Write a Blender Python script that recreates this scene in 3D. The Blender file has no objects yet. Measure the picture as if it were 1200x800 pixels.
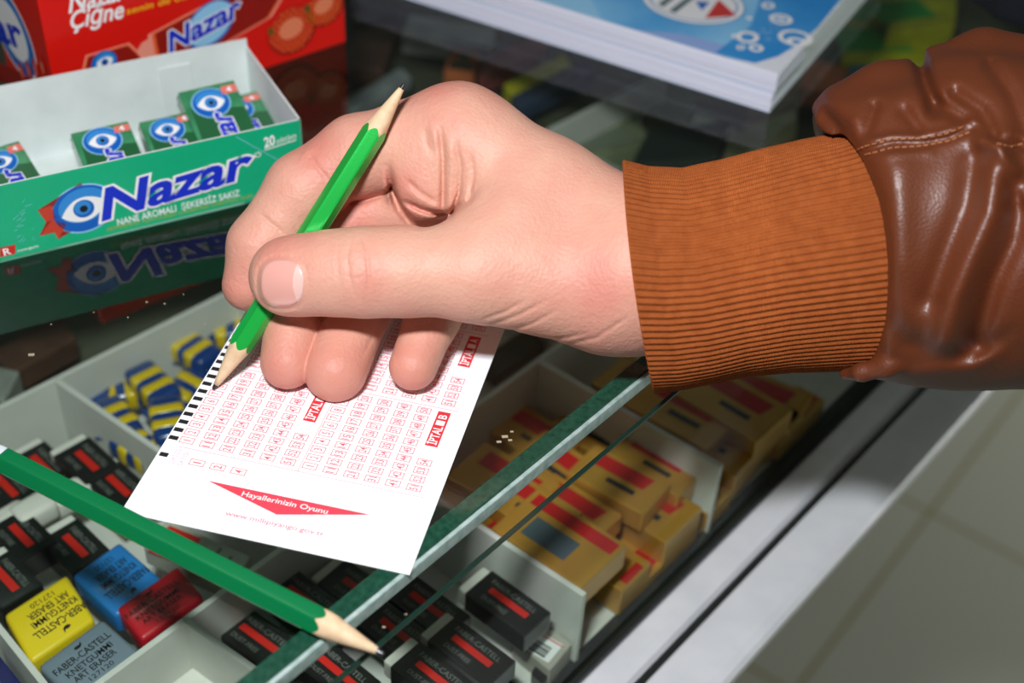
import bpy, bmesh, math, random
import numpy as np
from mathutils import Vector, Matrix
random.seed(5)
rng = np.random.default_rng(5)
SC = bpy.context.scene
COL = SC.collection
S = 0.001                                   # everything below is written in millimetres, glass top at z = 0

# ------------------------------------------------------------------ camera, light, exposure
FPX, PITCH, ROLL, HGT = 1600.0, math.radians(40.5), math.radians(3.3), 280.0
_F = np.array([0, math.cos(PITCH), -math.sin(PITCH)])
_R0 = np.array([1.0, 0, 0]); _U0 = np.array([0, math.sin(PITCH), math.cos(PITCH)])
_R = _R0 * math.cos(ROLL) + _U0 * math.sin(ROLL)
_U = -_R0 * math.sin(ROLL) + _U0 * math.cos(ROLL)
_C = np.array([0, -HGT / math.tan(PITCH), HGT])
cam_d = bpy.data.cameras.new('camera'); cam = bpy.data.objects.new('camera', cam_d); COL.objects.link(cam)
cam.matrix_world = Matrix(((_R[0], _U[0], -_F[0], _C[0] * S), (_R[1], _U[1], -_F[1], _C[1] * S), (_R[2], _U[2], -_F[2], _C[2] * S), (0, 0, 0, 1)))
cam_d.sensor_width = 36; cam_d.lens = 36 * FPX / 1200
cam_d.clip_start = 0.01; cam_d.clip_end = 50
cam_d.dof.use_dof = True; cam_d.dof.focus_distance = 0.398; cam_d.dof.aperture_fstop = 8.5
SC.camera = cam
SC.view_settings.view_transform = 'Standard'; SC.view_settings.look = 'None'
SC.view_settings.exposure = 0.0; SC.view_settings.gamma = 1.0; SC.view_settings.use_curve_mapping = False

world = bpy.data.worlds.new('world'); SC.world = world; world.use_nodes = True
_bg = world.node_tree.nodes['Background']
_bg.inputs[0].default_value = (0.80, 0.86, 0.80, 1); _bg.inputs[1].default_value = 0.055

fl = bpy.data.lights.new('flash', 'AREA'); fl.shape = 'RECTANGLE'; fl.size = 0.055; fl.size_y = 0.03; fl.energy = 2.6
fl.color = (0.97, 0.98, 1.0)
flo = bpy.data.objects.new('flash', fl); COL.objects.link(flo)
_fp = _C + _U * 122 - _R * 45 - _F * 10
_aim = _C + _F * 420
_d = Vector(_aim - _fp)
flo.location = Vector(_fp) * S; flo.rotation_euler = _d.to_track_quat('-Z', 'Y').to_euler()
# ceiling tubes of the shop, high above
for i, (lx, ly) in enumerate(((-0.9, 0.9), (0.9, 0.2))):
    tl = bpy.data.lights.new('ceiling_tube', 'AREA'); tl.shape = 'RECTANGLE'; tl.size = 1.2; tl.size_y = 0.12; tl.energy = 1.0
    tl.color = (0.93, 1.0, 0.90)
    to = bpy.data.objects.new('ceiling_tube', tl); COL.objects.link(to); to.location = (lx, ly, 1.7)

dl = bpy.data.lights.new('floor_fill', 'AREA'); dl.shape = 'RECTANGLE'; dl.size = 1.6; dl.size_y = 0.5; dl.energy = 34.0; dl.color = (0.98, 1.0, 0.93)  # unseen fill lamp, added low on the right to brighten the floor
do = bpy.data.objects.new('floor_fill', dl); COL.objects.link(do); do.location = (2.3, 1.5, -0.6); do.rotation_euler = Vector((-1.7, -0.6, -0.35)).to_track_quat('-Z', 'Y').to_euler()

# ------------------------------------------------------------------ geometry of the place
def ray(px, py):
    return _F + _R * (px - 600) / FPX - _U * (py - 400) / FPX
def bp(px, py, z=0.0):
    d = ray(px, py); return _C + d * ((z - _C[2]) / d[2])
def W(px, py, D):
    return _C + ray(px, py) * D
def on_plane(px, py, O, N):
    d = ray(px, py); O = np.asarray(O, float); N = np.asarray(N, float)
    return _C + d * (((O - _C) @ N) / (d @ N))
EA = math.radians(51.5)
EU = np.array([math.cos(EA), math.sin(EA), 0]); EN = np.array([EU[1], -EU[0], 0]); EZ = np.array([0, 0, 1.0])
def un(u, n, z=0.0): return EU * u + EN * n + EZ * z     # counter frame: u along the edge, n outwards

# ------------------------------------------------------------------ materials
MATS = {}
def mat(name, color=(0.8, 0.8, 0.8), rough=0.5, metal=0.0, spec=0.5, coat=0.0, sss=0.0, bump=None, var=None, sheen=0.0):
    if name in MATS: return MATS[name]
    m = bpy.data.materials.new(name); m.use_nodes = True; nt = m.node_tree; b = nt.nodes['Principled BSDF']
    b.inputs['Base Color'].default_value = (*color, 1); b.inputs['Roughness'].default_value = rough
    b.inputs['Metallic'].default_value = metal; b.inputs['Specular IOR Level'].default_value = spec
    b.inputs['Coat Weight'].default_value = coat; b.inputs['Coat Roughness'].default_value = 0.15
    b.inputs['Sheen Weight'].default_value = sheen
    tc = nt.nodes.new('ShaderNodeTexCoord')
    if sss:
        b.inputs['Subsurface Weight'].default_value = sss; b.inputs['Subsurface Radius'].default_value = (1, 0.35, 0.2); b.inputs['Subsurface Scale'].default_value = 0.003
    if var:                                  # (scale, second colour, amount)
        n = nt.nodes.new('ShaderNodeTexNoise'); n.inputs['Scale'].default_value = var[0]; n.inputs['Detail'].default_value = 5
        nt.links.new(tc.outputs['Object'], n.inputs['Vector'])
        r = nt.nodes.new('ShaderNodeMapRange'); r.inputs[1].default_value = 0.35; r.inputs[2].default_value = 0.7; r.inputs[4].default_value = var[2]
        nt.links.new(n.outputs['Fac'], r.inputs[0])
        mx = nt.nodes.new('ShaderNodeMix'); mx.data_type = 'RGBA'
        mx.inputs['A'].default_value = (*color, 1); mx.inputs['B'].default_value = (*var[1], 1)
        nt.links.new(r.outputs[0], mx.inputs['Factor']); nt.links.new(mx.outputs['Result'], b.inputs['Base Color'])
    if bump:                                 # (scale, strength, distance mm)
        n = nt.nodes.new('ShaderNodeTexNoise'); n.inputs['Scale'].default_value = bump[0]; n.inputs['Detail'].default_value = 4
        nt.links.new(tc.outputs['Object'], n.inputs['Vector'])
        bn = nt.nodes.new('ShaderNodeBump'); bn.inputs['Strength'].default_value = bump[1]; bn.inputs['Distance'].default_value = bump[2] * S
        nt.links.new(n.outputs['Fac'], bn.inputs['Height']); nt.links.new(bn.outputs['Normal'], b.inputs['Normal'])
    MATS[name] = m; return m
def srgb(r, g, b):
    f = lambda c: (c / 255 / 12.92) if c / 255 <= 0.04045 else ((c / 255 + 0.055) / 1.055) ** 2.4
    return (f(r), f(g), f(b))
def glass_mat(name, tint, k):
    m = bpy.data.materials.new(name); m.use_nodes = True; nt = m.node_tree; nt.nodes.clear()
    o = nt.nodes.new('ShaderNodeOutputMaterial'); mx = nt.nodes.new('ShaderNodeMixShader')
    t = nt.nodes.new('ShaderNodeBsdfTransparent'); t.inputs[0].default_value = (*tint, 1)
    g = nt.nodes.new('ShaderNodeBsdfGlossy'); g.inputs['Roughness'].default_value = 0.0
    lw = nt.nodes.new('ShaderNodeFresnel'); lw.inputs[0].default_value = 1.5
    gm = nt.nodes.new('ShaderNodeNewGeometry')
    inv = nt.nodes.new('ShaderNodeMath'); inv.operation = 'SUBTRACT'; inv.inputs[0].default_value = 1.0
    mu0 = nt.nodes.new('ShaderNodeMath'); mu0.operation = 'MULTIPLY'
    nt.links.new(gm.outputs['Backfacing'], inv.inputs[1])
    nt.links.new(lw.outputs[0], mu0.inputs[0]); nt.links.new(inv.outputs[0], mu0.inputs[1])
    mu = nt.nodes.new('ShaderNodeMath'); mu.operation = 'MULTIPLY'; mu.inputs[1].default_value = k
    nt.links.new(mu0.outputs[0], mu.inputs[0]); nt.links.new(mu.outputs[0], mx.inputs[0])
    nt.links.new(t.outputs[0], mx.inputs[1]); nt.links.new(g.outputs[0], mx.inputs[2]); nt.links.new(mx.outputs[0], o.inputs[0])
    return m

# ------------------------------------------------------------------ mesh helpers
def mk(name, verts, faces, m=None, parent=None, smooth=False, mats=None, midx=None):
    me = bpy.data.meshes.new(name); me.from_pydata([tuple(float(c) * S for c in v) for v in verts], [], [tuple(f) for f in faces])
    if mats:
        for x in mats: me.materials.append(x)
        me.polygons.foreach_set('material_index', midx)
    elif m: me.materials.append(m)
    if smooth: me.polygons.foreach_set('use_smooth', [True] * len(me.polygons))
    me.update()
    o = bpy.data.objects.new(name, me); COL.objects.link(o)
    if parent is not None: o.parent = parent; o.matrix_parent_inverse = parent.matrix_world.inverted() if False else Matrix.Translation(-parent.location)
    return o
def thing(name, label, cat, loc, group=None):
    o = bpy.data.objects.new(name, None); COL.objects.link(o); o.location = Vector(loc) * S; o.empty_display_size = 0.01
    return tag(o, label, cat, group)
def tag(o, label, cat, group=None):
    o['label'] = label; o['category'] = cat
    if group: o['group'] = group
    return o
def struct(o): o['kind'] = 'structure'; return o
class MB:
    def __init__(s): s.v = []; s.f = []; s.m = []
    def add(s, v, f, mi=0):
        b = len(s.v); s.v += [tuple(x) for x in v]; s.f += [tuple(i + b for i in q) for q in f]; s.m += [mi] * len(f)
    def box(s, O, X, Y, Z, bev=0.0, mi=0):
        """O corner, X Y Z edge vectors; bevelled box"""
        O, X, Y, Z = [np.asarray(a, float) for a in (O, X, Y, Z)]
        L = [np.linalg.norm(a) for a in (X, Y, Z)]; ax = [X / L[0], Y / L[1], Z / L[2]]
        bm = bmesh.new(); bmesh.ops.create_cube(bm, size=1)
        for v in bm.verts: v.co = Vector([(v.co[i] + 0.5) * L[i] for i in range(3)])
        if bev > 0: bmesh.ops.bevel(bm, geom=bm.edges[:] + bm.verts[:], offset=min(bev, min(L) * 0.45), segments=2, affect='EDGES', profile=0.6)
        flip = np.cross(ax[0], ax[1]) @ ax[2] < 0
        vs = [O + ax[0] * v.co[0] + ax[1] * v.co[1] + ax[2] * v.co[2] for v in bm.verts]
        bm.verts.index_update(); fs = [[v.index for v in f.verts][::(-1 if flip else 1)] for f in bm.faces]; bm.free()
        s.add(vs, fs, mi); return s
    def build(s, name, m, parent=None, smooth=False):
        if isinstance(m, (list, tuple)): return mk(name, s.v, s.f, None, parent, smooth, mats=m, midx=s.m)
        return mk(name, s.v, s.f, m, parent, smooth)
class Face2D:
    """a flat printed face: origin, x axis, y axis (unit, mm), normal; collects flat ink shapes at small heights"""
    def __init__(s, O, X, Y):
        s.O = np.asarray(O, float); s.X = np.array(X, float); s.X /= np.linalg.norm(s.X); Y = np.asarray(Y, float)
        s.N = np.cross(s.X, Y); s.N /= np.linalg.norm(s.N); s.Y = np.cross(s.N, s.X); s.v = []; s.f = []; s.m = []; s.mats = []
    def px(s, x, y):
        p = on_plane(x, y, s.O, s.N) - s.O; return np.array([p @ s.X, p @ s.Y])
    def add(s, v2, f, m, h=0.1):
        if m not in s.mats: s.mats.append(m)
        b = len(s.v)
        v2 = np.asarray(v2, float); P = s.O + v2[:, :1] * s.X + v2[:, 1:2] * s.Y + s.N * h
        s.v += [tuple(p) for p in P]
        for q in f:
            a = v2[list(q)]; area = np.sum(a[:, 0] * np.roll(a[:, 1], -1) - np.roll(a[:, 0], -1) * a[:, 1])
            s.f.append(tuple(i + b for i in (q if area > 0 else q[::-1]))); s.m.append(s.mats.index(m))
    def poly(s, pts, m, h=0.1): s.add(pts, [list(range(len(pts)))], m, h)
    def ell(s, c, rx, ry, ang, m, h=0.1, n=36, hole=0.0):
        t = np.linspace(0, 2 * np.pi, n, endpoint=False); ca, sa = math.cos(ang), math.sin(ang)
        def ring(k): x = rx * k * np.cos(t); y = ry * k * np.sin(t); return np.stack([c[0] + x * ca - y * sa, c[1] + x * sa + y * ca], 1)
        if hole: s.add(np.concatenate([ring(1), ring(hole)]), [[i, (i + 1) % n, n + (i + 1) % n, n + i] for i in range(n)], m, h)
        else: s.add(ring(1), [list(range(n))], m, h)
    def text(s, txt, p0, p1, height, m, h=0.15, off=0.0, shear=0.0, up=None, fit=None):
        """text whose base line runs from p0 to p1, cap height as given"""
        v, f = glyphs(txt, off, shear); x0, x1, cap = glyph_box(txt, shear)
        p0 = np.asarray(p0, float); p1 = np.asarray(p1, float); L = np.linalg.norm(p1 - p0); ax = (p1 - p0) / L; ay = np.array([-ax[1], ax[0]]) if up is None else np.asarray(up, float)
        q = p0 + ((v[:, :1] - x0) / (x1 - x0) * L) * ax + (v[:, 1:2] / cap * height) * ay
        s.add(q, f, m, h)
    def build(s, name, parent): return mk(name, s.v, s.f, None, parent, mats=s.mats, midx=s.m)
_G = {}
def glyphs(txt, off=0.0, shear=0.0):
    k = (txt, off, shear)
    if k not in _G:
        cu = bpy.data.curves.new('glyph', 'FONT'); cu.body = txt; cu.size = 1; cu.offset = off; cu.shear = shear; cu.resolution_u = 3; cu.dimensions = '2D'; cu.fill_mode = 'BOTH'
        o = bpy.data.objects.new('glyph', cu); COL.objects.link(o)
        dg = bpy.context.evaluated_depsgraph_get(); me = bpy.data.meshes.new_from_object(o.evaluated_get(dg))
        v = np.array([list(x.co)[:2] for x in me.vertices]) if len(me.vertices) else np.zeros((1, 2)); f = [list(p.vertices) for p in me.polygons]
        bpy.data.objects.remove(o); bpy.data.curves.remove(cu); bpy.data.meshes.remove(me); _G[k] = (v, f)
    return _G[k]
def glyph_box(txt, shear):
    v, _ = glyphs(txt, 0.0, shear); c, _ = glyphs('H', 0.0, 0.0)
    return v[:, 0].min(), v[:, 0].max(), c[:, 1].max()

# ------------------------------------------------------------------ implicit sculpting (for flesh and leather)
def cs(px, py, D): return np.array([(px - 600) / FPX * D, (400 - py) / FPX * D, -D])
def smin(a, b, k):
    h = np.clip(0.5 + 0.5 * (b - a) / k, 0, 1); return b * (1 - h) + a * h - k * h * (1 - h)
class Vol:
    def __init__(s, lo, hi, h):
        s.lo = np.array(lo, float); s.h = h; s.n = np.ceil((np.array(hi) - s.lo) / h).astype(int) + 1
        ax = [(s.lo[i] + np.arange(s.n[i]) * h).astype(np.float32) for i in range(3)]
        s.X = ax[0][:, None, None]; s.Y = ax[1][None, :, None]; s.Z = ax[2][None, None, :]
        s.PX = 600 + FPX * s.X / (-s.Z); s.PY = 400 - FPX * s.Y / (-s.Z)
    def cone(s, a, b):
        pa, ra = cs(*a[:3]), a[3]; pb, rb = cs(*b[:3]), b[3]; d = pb - pa; L2 = float(d @ d)
        t = np.clip(((s.X - pa[0]) * d[0] + (s.Y - pa[1]) * d[1] + (s.Z - pa[2]) * d[2]) / L2, 0, 1)
        return np.sqrt((s.X - pa[0] - t * d[0]) ** 2 + (s.Y - pa[1] - t * d[1]) ** 2 + (s.Z - pa[2] - t * d[2]) ** 2) - (ra + t * (rb - ra))
    def chain(s, pts, k=3.0):
        r = None
        for a, b in zip(pts, pts[1:]):
            c = s.cone(a, b); r = c if r is None else smin(r, c, k)
        return r
    def ball(s, a, sq=(1, 1, 1)):
        p = cs(*a[:3]); return np.sqrt(((s.X - p[0]) / sq[0]) ** 2 + ((s.Y - p[1]) / sq[1]) ** 2 + ((s.Z - p[2]) / sq[2]) ** 2) - a[3]
    def line2d(s, pts):
        """distance in px (in the plane across the view) to a polyline; PX,PY vary with depth so this is a sheet in space"""
        best = None
        for (x0, y0), (x1, y1) in zip(pts, pts[1:]):
            dx, dy = x1 - x0, y1 - y0; t = np.clip(((s.PX - x0) * dx + (s.PY - y0) * dy) / (dx * dx + dy * dy), 0, 1)
            d = (s.PX - x0 - t * dx) ** 2 + (s.PY - y0 - t * dy) ** 2
            best = d if best is None else np.minimum(best, d)
        return best
def surface_nets(vol, h, lo):
    nx, ny, nz = vol.shape; inside = vol < 0
    acc = np.zeros((nx - 1, ny - 1, nz - 1, 3), np.float32); cnt = np.zeros((nx - 1, ny - 1, nz - 1), np.float32)
    cor = [(i, j, k) for i in (0, 1) for j in (0, 1) for k in (0, 1)]
    sl = lambda A, c: A[c[0]:nx - 1 + c[0], c[1]:ny - 1 + c[1], c[2]:nz - 1 + c[2]]
    for a in cor:
        for ax in range(3):
            if a[ax] == 0:
                b = list(a); b[ax] = 1
                A, B = sl(vol, a), sl(vol, b); cr = sl(inside, a) != sl(inside, b)
                t = np.where(cr, A / np.where(cr, A - B, 1), 0)
                for q in range(3): acc[..., q] += np.where(cr, a[q] + (t if q == ax else 0), 0)
                cnt += cr
    act = cnt > 0; idx = -np.ones(act.shape, np.int64); n = int(act.sum()); idx[act] = np.arange(n)
    g = np.argwhere(act); V = (g + acc[act] / cnt[act][:, None]) * h + lo
    Fs = []
    for ax in range(3):
        b1, b2 = [q for q in range(3) if q != ax]
        s0 = [slice(1, -1)] * 3; s0[ax] = slice(0, -1); s1 = list(s0); s1[ax] = slice(1, None)
        I0, I1 = inside[tuple(s0)], inside[tuple(s1)]; e = np.argwhere(I0 != I1)
        e[:, b1] += 1; e[:, b2] += 1
        def cell(o1, o2):
            c = e.copy(); c[:, b1] -= o1; c[:, b2] -= o2; return idx[c[:, 0], c[:, 1], c[:, 2]]
        q = np.stack([cell(1, 1), cell(0, 1), cell(0, 0), cell(1, 0)], 1)
        ins = inside[e[:, 0], e[:, 1], e[:, 2]]
        flip = ~ins if ax != 1 else ins
        q[flip] = q[flip][:, ::-1]; Fs.append(q)
    return V, np.concatenate(Fs)
def vol_mesh(name, V, F, m, parent, attrs=None):
    Pw = (_C + V[:, :1] * _R + V[:, 1:2] * _U - V[:, 2:3] * _F)
    off = np.array(parent.location) if parent is not None else 0
    Pw = Pw * S
    me = bpy.data.meshes.new(name); me.vertices.add(len(V)); me.vertices.foreach_set('co', Pw.astype(np.float32).ravel())
    me.loops.add(F.size); me.loops.foreach_set('vertex_index', F.astype(np.int32).ravel())
    me.polygons.add(len(F)); me.polygons.foreach_set('loop_start', (np.arange(len(F)) * 4).astype(np.int32))
    me.update(calc_edges=True); me.validate()
    me.polygons.foreach_set('use_smooth', [True] * len(me.polygons))
    for k, a in (attrs or {}).items():
        at = me.attributes.new(k, 'FLOAT', 'POINT'); at.data.foreach_set('value', a.astype(np.float32))
    me.materials.append(m)
    o = bpy.data.objects.new(name, me); COL.objects.link(o)
    if parent is not None: o.parent = parent; o.matrix_parent_inverse = Matrix.Translation(-parent.location)
    return o
def hit(vol, G, px, py, d0, d1, step=0.25):
    """first depth along the pixel ray where the volume is entered"""
    D = np.arange(d0, d1, step); P = np.stack([(px - 600) / FPX * D, (400 - py) / FPX * D, -D], 1); g = (P - G.lo) / G.h
    ok = np.all((g >= 0) & (g < np.array(vol.shape) - 1), 1); gi = np.clip(g, 0, np.array(vol.shape) - 2); i = gi.astype(int); t = gi - i
    v = 0
    for a in (0, 1):
        for b in (0, 1):
            for c in (0, 1):
                w = (t[:, 0] if a else 1 - t[:, 0]) * (t[:, 1] if b else 1 - t[:, 1]) * (t[:, 2] if c else 1 - t[:, 2])
                v = v + w * vol[i[:, 0] + a, i[:, 1] + b, i[:, 2] + c]
    v = np.where(ok, v, 9); k = np.argmax(v < 0)
    return D[k] if v[k] < 0 else None

# ================================================================== SETTING
def floor_mat():
    m = mat('tiles', srgb(150, 150, 132), 0.35); nt = m.node_tree; b = nt.nodes['Principled BSDF']
    tc = nt.nodes.new('ShaderNodeTexCoord'); mp = nt.nodes.new('ShaderNodeMapping'); mp.inputs['Rotation'].default_value[2] = -math.radians(54)
    o = bp(1090, 600, -900) * S
    br = nt.nodes.new('ShaderNodeTexBrick'); br.offset = 0; br.inputs['Scale'].default_value = 1; br.inputs['Brick Width'].default_value = 0.33; br.inputs['Row Height'].default_value = 0.33
    br.inputs['Mortar Size'].default_value = 0.003; br.inputs['Mortar Smooth'].default_value = 0.2
    br.inputs['Color1'].default_value = (*srgb(222, 222, 206), 1); br.inputs['Color2'].default_value = (*srgb(216, 218, 204), 1); br.inputs['Mortar'].default_value = (*srgb(180, 172, 122), 1)
    mp.vector_type = 'POINT'
    # put a joint crossing where the photo shows one
    a = -math.radians(54); ox = o[0] * math.cos(a) - o[1] * math.sin(a); oy = o[0] * math.sin(a) + o[1] * math.cos(a)
    mp.inputs['Location'].default_value = (-ox, -oy, 0)
    nt.links.new(tc.outputs['Object'], mp.inputs[0]); nt.links.new(mp.outputs[0], br.inputs['Vector']); nt.links.new(br.outputs['Color'], b.inputs['Base Color'])
    return m
struct(mk('floor', [(-2500, -2500, -900), (3500, -2500, -900), (3500, 4000, -900), (-2500, 4000, -900)], [(0, 1, 2, 3)], floor_mat()))

# ================================================================== DISPLAY COUNTER
U0, U1, N0 = -560.0, 760.0, -620.0
GE, GF, ZB = 39.3, 47.6, -118.0
m_glass = glass_mat('counter_glass', (0.94, 0.975, 0.95), 1.25)
m_glass2 = glass_mat('front_glass', (0.92, 0.96, 0.93), 0.15)
m_alu = mat('brushed_aluminium', (0.90, 0.92, 0.96), 0.5, 0.2, bump=(900, 0.15, 0.3), var=(60, (0.76, 0.79, 0.83), 0.6))
m_rim = mat('green_glass_edge', (0.006, 0.045, 0.026), 0.12, coat=0.5, var=(500, (0.03, 0.11, 0.07), 0.5))
m_line = mat('dark_glass_rim', (0.008, 0.028, 0.02), 0.2, coat=0.4)
m_ground = mat('ground_glass_edge', srgb(172, 190, 186), 0.55, bump=(900, 0.4, 0.3), var=(350, srgb(112, 146, 136), 0.7))
m_board = mat('dark_shelf_board', srgb(96, 98, 82), 0.5, var=(14, srgb(44, 46, 38), 1.0))
m_darkmetal = mat('dark_frame', (0.03, 0.035, 0.035), 0.35, 0.3)
counter = thing('display_counter', 'glass topped display counter with aluminium front rail under everything else', 'display counter', un(0, GE, ZB))
def slab(name, u0, u1, n0, n1, z0, z1, m, parent=counter, bev=0.0):
    return MB().box(un(u0, n0, z0), EU * (u1 - u0), EN * (n1 - n0), EZ * (z1 - z0), bev).build(name, m, parent)
slab('glass_top', U0, U1, N0, GE - 5.2, -5, 0, m_glass)
MB().box(un(U0, GE - 5.2, -5), EU * (U1 - U0), EN * 5.2, EZ * 5.0, 0.3).build('green_glass_edge', m_rim, counter)
MB().box(un(U0, GE + 0.02, -5.3), EU * (U1 - U0), EN * 1.4, EZ * 4.9, 0.5).build('ground_edge', m_ground, counter)
slab('front_glass', U0, U1, GF - 1.2, GF + 0.3, ZB, -8.6, m_glass2)
slab('front_glass_rim', U0, U1, GF - 1.1, GF + 0.3, -8.6, -8.0, m_line)
slab('shelf_board', U0, U1, N0, GF - 1.5, ZB - 14, ZB, m_board)
slab('seal_strip', U0, U1, GF + 0.4, GF + 2.4, ZB - 10, ZB + 1.2, m_darkmetal)
slab('inner_seal', U0, U1, GF - 5.6, GF - 1.5, ZB, ZB + 1.6, m_darkmetal)
def rail(name, n0, n1, z):
    P = [(n0, z - 11), (n0, z - 0.8), (n0 + 1, z), (n1 - 5, z), (n1 - 1.8, z - 1.0), (n1 - .4, z - 3), (n1 - 1.6, z - 11)]
    v = [un(u, a, b) for u in (U0, U1) for a, b in P]; k = len(P)
    f = [[i, k + i, k + (i + 1) % k, (i + 1) % k] for i in range(k)] + [list(range(k)), list(range(2 * k - 1, k - 1, -1))]
    mk(name, v, f, m_alu, counter)
rail('aluminium_rail', 50.2, 63.6, ZB); rail('aluminium_rail', 67.0, 88.5, ZB)
slab('rail_groove', U0, U1, 63.5, 67.1, ZB - 10.5, ZB - 5, m_darkmetal)
slab('back_panel', U0, U1, N0 - 12, N0, ZB - 14, 0, m_board)
for uu in (U0 - 12, U1): slab('side_panel', uu, uu + 12, N0, GF + 30, ZB - 14, -5, m_board)
for uu in (U0, U1 - 40):
    for nn in (N0, -400): slab('leg', uu, uu + 40, nn, nn + 40, -900, ZB - 14, m_alu, bev=2)
# dust and crumbs on the glass
mb = MB()
for px, py, r in [(172, 354, .35), (193, 356, .3), (240, 380, .25), (37, 416, .9), (150, 372, .25), (585, 518, .7), (592, 512, .9), (600, 506, .5), (598, 516, .6), (110, 366, .2), (215, 345, .2), (60, 380, .25), (450, 735, .4), (476, 720, .3)]:
    p = bp(px, py, 0.15); mb.box(p - np.array([r, r * .5, .12]), (2 * r, 0.3 * r, 0), (-.2 * r, r, 0), (0, 0, .35), .08)
o = tag(mb.build('dust', mat('dust', (0.4, 0.33, 0.22), 0.9)), 'tiny pale specks of dust and crumbs scattered on the counter glass', 'dust'); o['kind'] = 'stuff'

# ================================================================== WHITE TRAY with compartments
m_card = mat('white_card', srgb(214, 214, 208), 0.7, var=(50, srgb(196, 196, 190), 0.6))
ZR, ZF = -80.0, ZB + 1.0          # rim and tray floor
tray = thing('compartment_tray', 'white cardboard compartment tray inside the glass counter', 'tray', un(-40, -60, ZB))
TU0, TU1, TN0, TN1 = -250.0, 330.0, -168.0, 42.0
MB().box(un(TU0, TN0, ZB + .1), EU * (TU1 - TU0), EN * (TN1 - TN0), EZ * 0.9).build('tray_floor', m_card, tray)
def wallseg(a, b, name='divider', th=2.2, zr=ZR):
    a = np.array([*a, 0.0]); b = np.array([*b, 0.0]); d = b - a; d /= np.linalg.norm(d); w = np.cross(EZ, d) * th
    A = a + EZ * ZF - w / 2
    MB().box(A, b - a, w, EZ * (zr - ZF), 0.4).build(name, m_card, tray)
def pz(px, py, z=ZR): return bp(px, py, z)[:2]
def extend(a, b, t0, t1): a = np.array(a); b = np.array(b); return a + (b - a) * t0, a + (b - a) * t1
def isect(a, b, c, d):
    a, b, c, d = map(np.array, (a, b, c, d)); r = b - a; q = d - c; k = r[0] * q[1] - r[1] * q[0]
    w = c - a; return a + r * ((w[0] * q[1] - w[1] * q[0]) / k)
def U2(u, n): return un(u, n)[:2]
back = (pz(0, 476), pz(240, 355)); front = (pz(120, 796), pz(315, 653)); gfar = (pz(545, 490), pz(635, 418))
mid = (front[0], gfar[1])
ba, bb = extend(*back, -0.7, 4.2); wallseg(ba, bb, 'back_wall')
ma, mb_ = extend(*mid, -0.9, 1.9); wallseg(ma, mb_, 'middle_wall')
for p, q in (((74, 450), (176, 520)), ((0, 736), (48, 796))):
    p, q = pz(*p), pz(*q); wallseg(isect(p, q, *back), isect(p, q, *mid))
for u_ in (20, 110): wallseg(isect(U2(u_, -100), U2(u_, 0), *back), isect(U2(u_, -100), U2(u_, 0), *mid))
fl_ = (U2(0, TN1 + 2.2), U2(1, TN1 + 2.2))
for p, q in (((220, 728), (300, 784)), ((500, 575), (745, 735)), ((637, 425), (850, 548))):
    p, q = pz(*p), pz(*q); wallseg(isect(p, q, *mid), isect(p, q, *fl_))
wallseg(ba, U2(TU0 - 2, TN1), 'end_wall')

# ================================================================== things in the compartments
m_black = mat('black_card', (0.012, 0.013, 0.012), 0.3, coat=0.3)
m_rub = mat('white_rubber', srgb(222, 220, 212), 0.6)
m_redp = mat('red_print', srgb(205, 38, 28), 0.4)
m_greyp = mat('grey_print', srgb(120, 124, 118), 0.5)
m_dkgrey = mat('dark_print', srgb(38, 40, 42), 0.5)
m_whitep = mat('white_print', srgb(235, 235, 235), 0.5)
def inside(c, px, py, X, Y, L, Wd, H):
    """things in the front row stay behind the front glass: sink towards the tray floor along the sight line, then slide back"""
    z = c[2]
    f = lambda c: c @ EN + abs(X @ EN) * L / 2 + abs(Y @ EN) * Wd / 2 - 43.5
    while f(c) > 0 and z > ZB + H + 2.2: z -= .5; c = bp(px, py, z)
    if f(c) > 0: c = c - EN * f(c)
    return c
def eraser_bar(px, py, z, ang, L, Wd, H, label, end=1, tilt=0.0, group='black sleeved erasers'):
    """px,py: middle of the red stripe on the top face, z: height of that top face"""
    c = bp(px, py, z); X = np.array([math.cos(ang) * math.cos(tilt), math.sin(ang) * math.cos(tilt), math.sin(tilt)]); Y = np.array([-math.sin(ang), math.cos(ang), 0]); Z = np.cross(X, Y)
    c = inside(c, px, py, X, Y, L, Wd, H)
    t = thing('eraser', label, 'eraser', c - Z * H, group)
    w = 4.0
    O = c - Z * H - X * L / 2 - Y * Wd / 2
    s0 = w if end in (-1, 2) else 0; s1 = w if end in (1, 2) else 0
    MB().box(O + X * s0, X * (L - s0 - s1), Y * Wd, Z * H, 0.7).build('sleeve', m_black, t)
    MB().box(O + X * 0.4 + Y * 0.5 + Z * 0.5, X * (L - 0.8), Y * (Wd - 1), Z * (H - 1), 1.0).build('rubber', m_rub, t)
    F = Face2D(c, X, Y); l = (L - s0 - s1); m0 = (s0 - s1) / 2
    F.poly([(m0 - l * .30, -Wd * .09), (m0 + l * .32, -Wd * .09), (m0 + l * .32, Wd * .09), (m0 - l * .30, Wd * .09)], m_redp, .12)
    F.text('FABER-CASTELL', (m0 - l * .36, Wd * .17), (m0 + l * .36, Wd * .17), Wd * .14, m_greyp, .14)
    F.text('DUST-FREE', (m0 - l * .30, -Wd * .34), (m0 + l * .10, -Wd * .34), Wd * .12, m_greyp, .14)
    F.build('print', t)
    return t
AB = math.radians(-42)
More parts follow.
